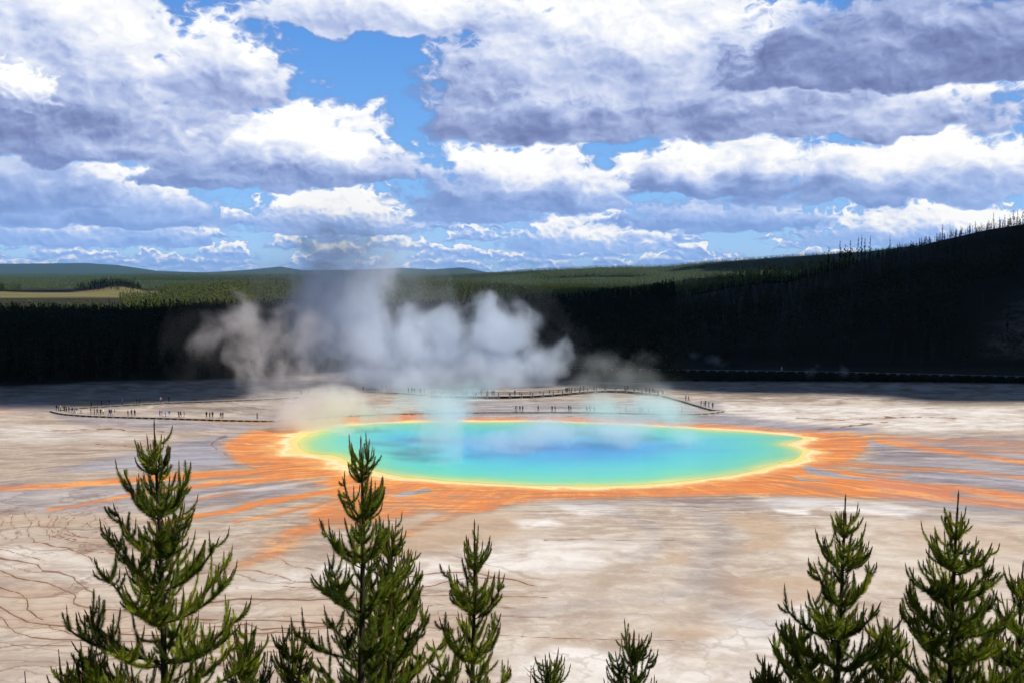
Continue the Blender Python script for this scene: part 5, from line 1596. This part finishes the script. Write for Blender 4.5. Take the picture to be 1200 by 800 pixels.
# ------------------------------------------------------------------ steam
def steam(label, blobs, dens, nscale, warp, edge=(0.18, 0.75), rag=1.1, col=(0.97, 0.98, 1.0), seed=0.0, g=0.25, lift=0.0):
    """blobs: (px, py, half width px, half height px, depth, weight): puffs read from the photograph, each at its own depth"""
    bl = []
    for px, py, rx, ry, D, wgt in blobs:
        x, y, z = (float(v) for v in at_dist(px, py, D))
        k = D / 1200
        bl.append((x, y, z, rx * k, (rx + ry) * .5 * k, ry * k, wgt))
    m, n = material('steam')
    P = E(n, n.new('ShaderNodeNewGeometry').outputs['Position'])
    wv = n.noise(n.vmath('ADD', P, (seed * 13.1, seed * 7.7, seed * 3.1)), nscale * 0.55, 2, 0.5, color=True)
    W = n.vmath('MULTIPLY_ADD', wv, (warp * 2, warp * 2, warp * 2))
    W.s.node.inputs[2].default_value = (-warp, -warp, -warp)
    Q = n.vmath('ADD', P, W)
    acc = None
    for x, y, z, rx, ry, rz, wgt in bl:
        d = n.vmath('MULTIPLY', n.vmath('SUBTRACT', Q, (x, y, z)), (1 / rx, 1 / ry, 1 / rz))
        e = (1.0 - n.vmath('LENGTH', d)).max(0.0) * wgt
        acc = e if acc is None else n.math('SMOOTH_MAX', acc, e, 0.12)
    fb = n.noise(n.vmath('MULTIPLY', n.vmath('ADD', Q, (0.0, 0.0, seed)), (1.0, 1.0, 0.8)), nscale, 5, 0.6)
    f = acc + (fb - 0.5) * rag * n.step(acc, 0.0, 0.25)
    dn = n.step(f, edge[0], edge[1]) * n.step(acc, 0.0, 0.10) * dens
    v = n.new('ShaderNodeVolumePrincipled')
    n.put(v.inputs['Color'], col); n.put(v.inputs['Density'], dn); n.put(v.inputs['Anisotropy'], g)
    o_ = n.new('ShaderNodeOutputMaterial'); n.t.links.new(v.outputs[0], o_.inputs['Volume'])
    # hull: the convex skin round the puffs
    u, w_ = np.meshgrid(np.linspace(0, 2 * np.pi, 14)[:-1], np.linspace(0.12, np.pi - .12, 8))
    sph = np.stack([np.cos(u) * np.sin(w_), np.sin(u) * np.sin(w_), np.cos(w_)], -1).reshape(-1, 3)
    sph = np.concatenate([sph, [(0, 0, 1), (0, 0, -1)]])
    pts = np.concatenate([sph * (np.array(b[3:6]) * 1.05 + warp * .95) + np.array(b[:3]) for b in bl])
    pts[:, 2] = np.maximum(pts[:, 2], 0.06)
    bm = bmesh.new()
    for p in pts: bm.verts.new(p)
    r = bmesh.ops.convex_hull(bm, input=bm.verts)
    bmesh.ops.delete(bm, geom=list({x for x in r['geom_interior'] + r['geom_unused'] if isinstance(x, bmesh.types.BMVert)}), context='VERTS')
    me = bpy.data.meshes.new('steam'); bm.to_mesh(me); bm.free(); me.materials.append(m)
    o = bpy.data.objects.new('steam', me); COL.objects.link(o)
    m.cycles.volume_sampling = 'MULTIPLE_IMPORTANCE'
    try: m.cycles.volume_step_rate = 0.4
    except Exception: pass
    tag(o, label, 'steam', kind='stuff')
    return o

D1 = 366
steam('thick bluish white steam cloud rising behind the pool, left half tallest',
      [(403, 360, 80, 66, D1, 1.0), (385, 335, 52, 48, D1, .95), (432, 332, 48, 48, D1, .85), (408, 306, 56, 50, D1, .62), (372, 302, 44, 40, D1, .45), (448, 310, 44, 44, D1, .5), (402, 284, 50, 40, D1, .45), (455, 405, 66, 58, D1 - 6, 1.0), (395, 410, 60, 46, D1, .85), (430, 440, 70, 26, D1 - 10, .85)],
      0.105, 0.085, 9.0, (-0.06, 0.95), 3.0, (0.84, 0.90, 1.0), seed=1.0, g=0.0)
steam('dense white steam cloud behind the railed boardwalk with billowing right edge',
      [(520, 408, 66, 56, D1, .95), (582, 392, 62, 50, D1, 1.05), (566, 366, 40, 30, D1, .9), (628, 424, 46, 40, D1, 1.05), (570, 436, 110, 34, D1 - 4, 1.2), (490, 445, 90, 28, D1 - 12, 1.1), (648, 410, 24, 22, D1, .85)],
      0.13, 0.095, 8.0, (0.0, 0.95), 3.0, (0.84, 0.91, 1.0), seed=2.0, g=0.0)
steam('pinkish steam wisps drifting left of the pool',
      [(298, 425, 34, 66, 300, .95), (283, 378, 34, 40, 300, .75), (258, 372, 32, 24, 300, .55), (246, 405, 34, 32, 300, .5), (350, 440, 56, 36, 300, .8), (352, 478, 62, 34, 292, .9), (330, 405, 60, 60, 300, .6), (385, 470, 50, 36, 296, .7), (275, 345, 26, 20, 300, .4)],
      0.050, 0.12, 7.0, (0.0, 0.95), 2.9, (0.98, 0.96, 0.98), seed=3.0, g=0.0)
steam('thin steam lifting off the left edge of the pool', [(372, 507, 56, 34, 262, .95), (385, 478, 60, 34, 270, .7), (410, 515, 46, 22, 256, .7), (350, 490, 44, 26, 268, .7), (440, 490, 50, 22, 262, .6)],
      0.34, 0.11, 5.0, (0.0, 0.95), 1.8, (1.0, .98, .95), seed=4.0)
steam('pale column of steam rising from the middle of the pool',
      [(520, 545, 34, 30, 214, .8), (516, 515, 44, 36, 222, .95), (524, 485, 50, 34, 232, 1.0), (540, 462, 54, 28, 245, .95), (500, 470, 50, 30, 240, .7)],
      0.16, 0.12, 5.0, (0.06, 0.95), 2.4, (.95, 1.0, 1.0), seed=5.0)
steam('thin steam veil drifting over the right half of the pool',
      [(640, 507, 80, 20, 238, .8), (730, 506, 80, 22, 240, .85), (760, 482, 70, 24, 252, .75), (800, 515, 60, 16, 236, .55), (700, 478, 60, 20, 260, .6), (600, 520, 60, 20, 228, .55)],
      0.22, 0.09, 5.0, (0.0, 0.95), 1.9, (.95, 1.0, 1.0), seed=6.0)
steam('faint steam drifting along the forest edge right of the main cloud',
      [(735, 445, 52, 28, 345, .9), (706, 430, 42, 26, 350, .75), (770, 458, 50, 18, 335, .75), (752, 420, 30, 18, 350, .5), (690, 455, 50, 20, 335, .8)],
      0.034, 0.09, 5.0, (0.0, 0.95), 2.0, (.92, 1.0, .97), seed=7.0)
steam('small steam puff above the road at the left', [(812, 417, 13, 8, 416, .8), (838, 422, 20, 12, 416, .9), (850, 427, 18, 8, 416, .7)], 0.05, .20, 1.6, (.15, .9), 1.2, seed=8.0)
steam('small steam puff beside the road wall', [(950, 437, 13, 9, 376, .9), (958, 430, 7, 6, 376, .7)], 0.06, .25, 1.2, (.15, .9), 1.2, seed=9.0)
steam('second small steam puff further right beside the road wall', [(990, 436, 11, 10, 376, .9), (986, 430, 6, 7, 376, .7), (1003, 440, 12, 5, 374, .6)], 0.06, .25, 1.2, (.15, .9), 1.2, seed=10.0)
steam('low streak of steam over a stream on the right flat', [(1085, 456, 46, 7, 352, .9), (1050, 453, 36, 8, 356, .7), (1120, 458, 40, 5, 350, .8), (1010, 455, 40, 6, 356, .5)], 0.045, .14, 1.6, (.15, .95), 1.1, seed=11.0)

# ------------------------------------------------------------------ the air itself
def build_haze():
    m, n = material('haze_air')
    v = n.new('ShaderNodeVolumePrincipled')
    n.put(v.inputs['Color'], (0.20, 0.50, 1.0)); n.put(v.inputs['Density'], 1.2e-5); n.put(v.inputs['Anisotropy'], 0.0)
    o_ = n.new('ShaderNodeOutputMaterial'); n.t.links.new(v.outputs[0], o_.inputs['Volume'])
    b = MB(); b.box((0, 20950, 184), (110000, 42300, 372)); o = b.build('haze', m); tag(o, kind='stuff')
build_haze()
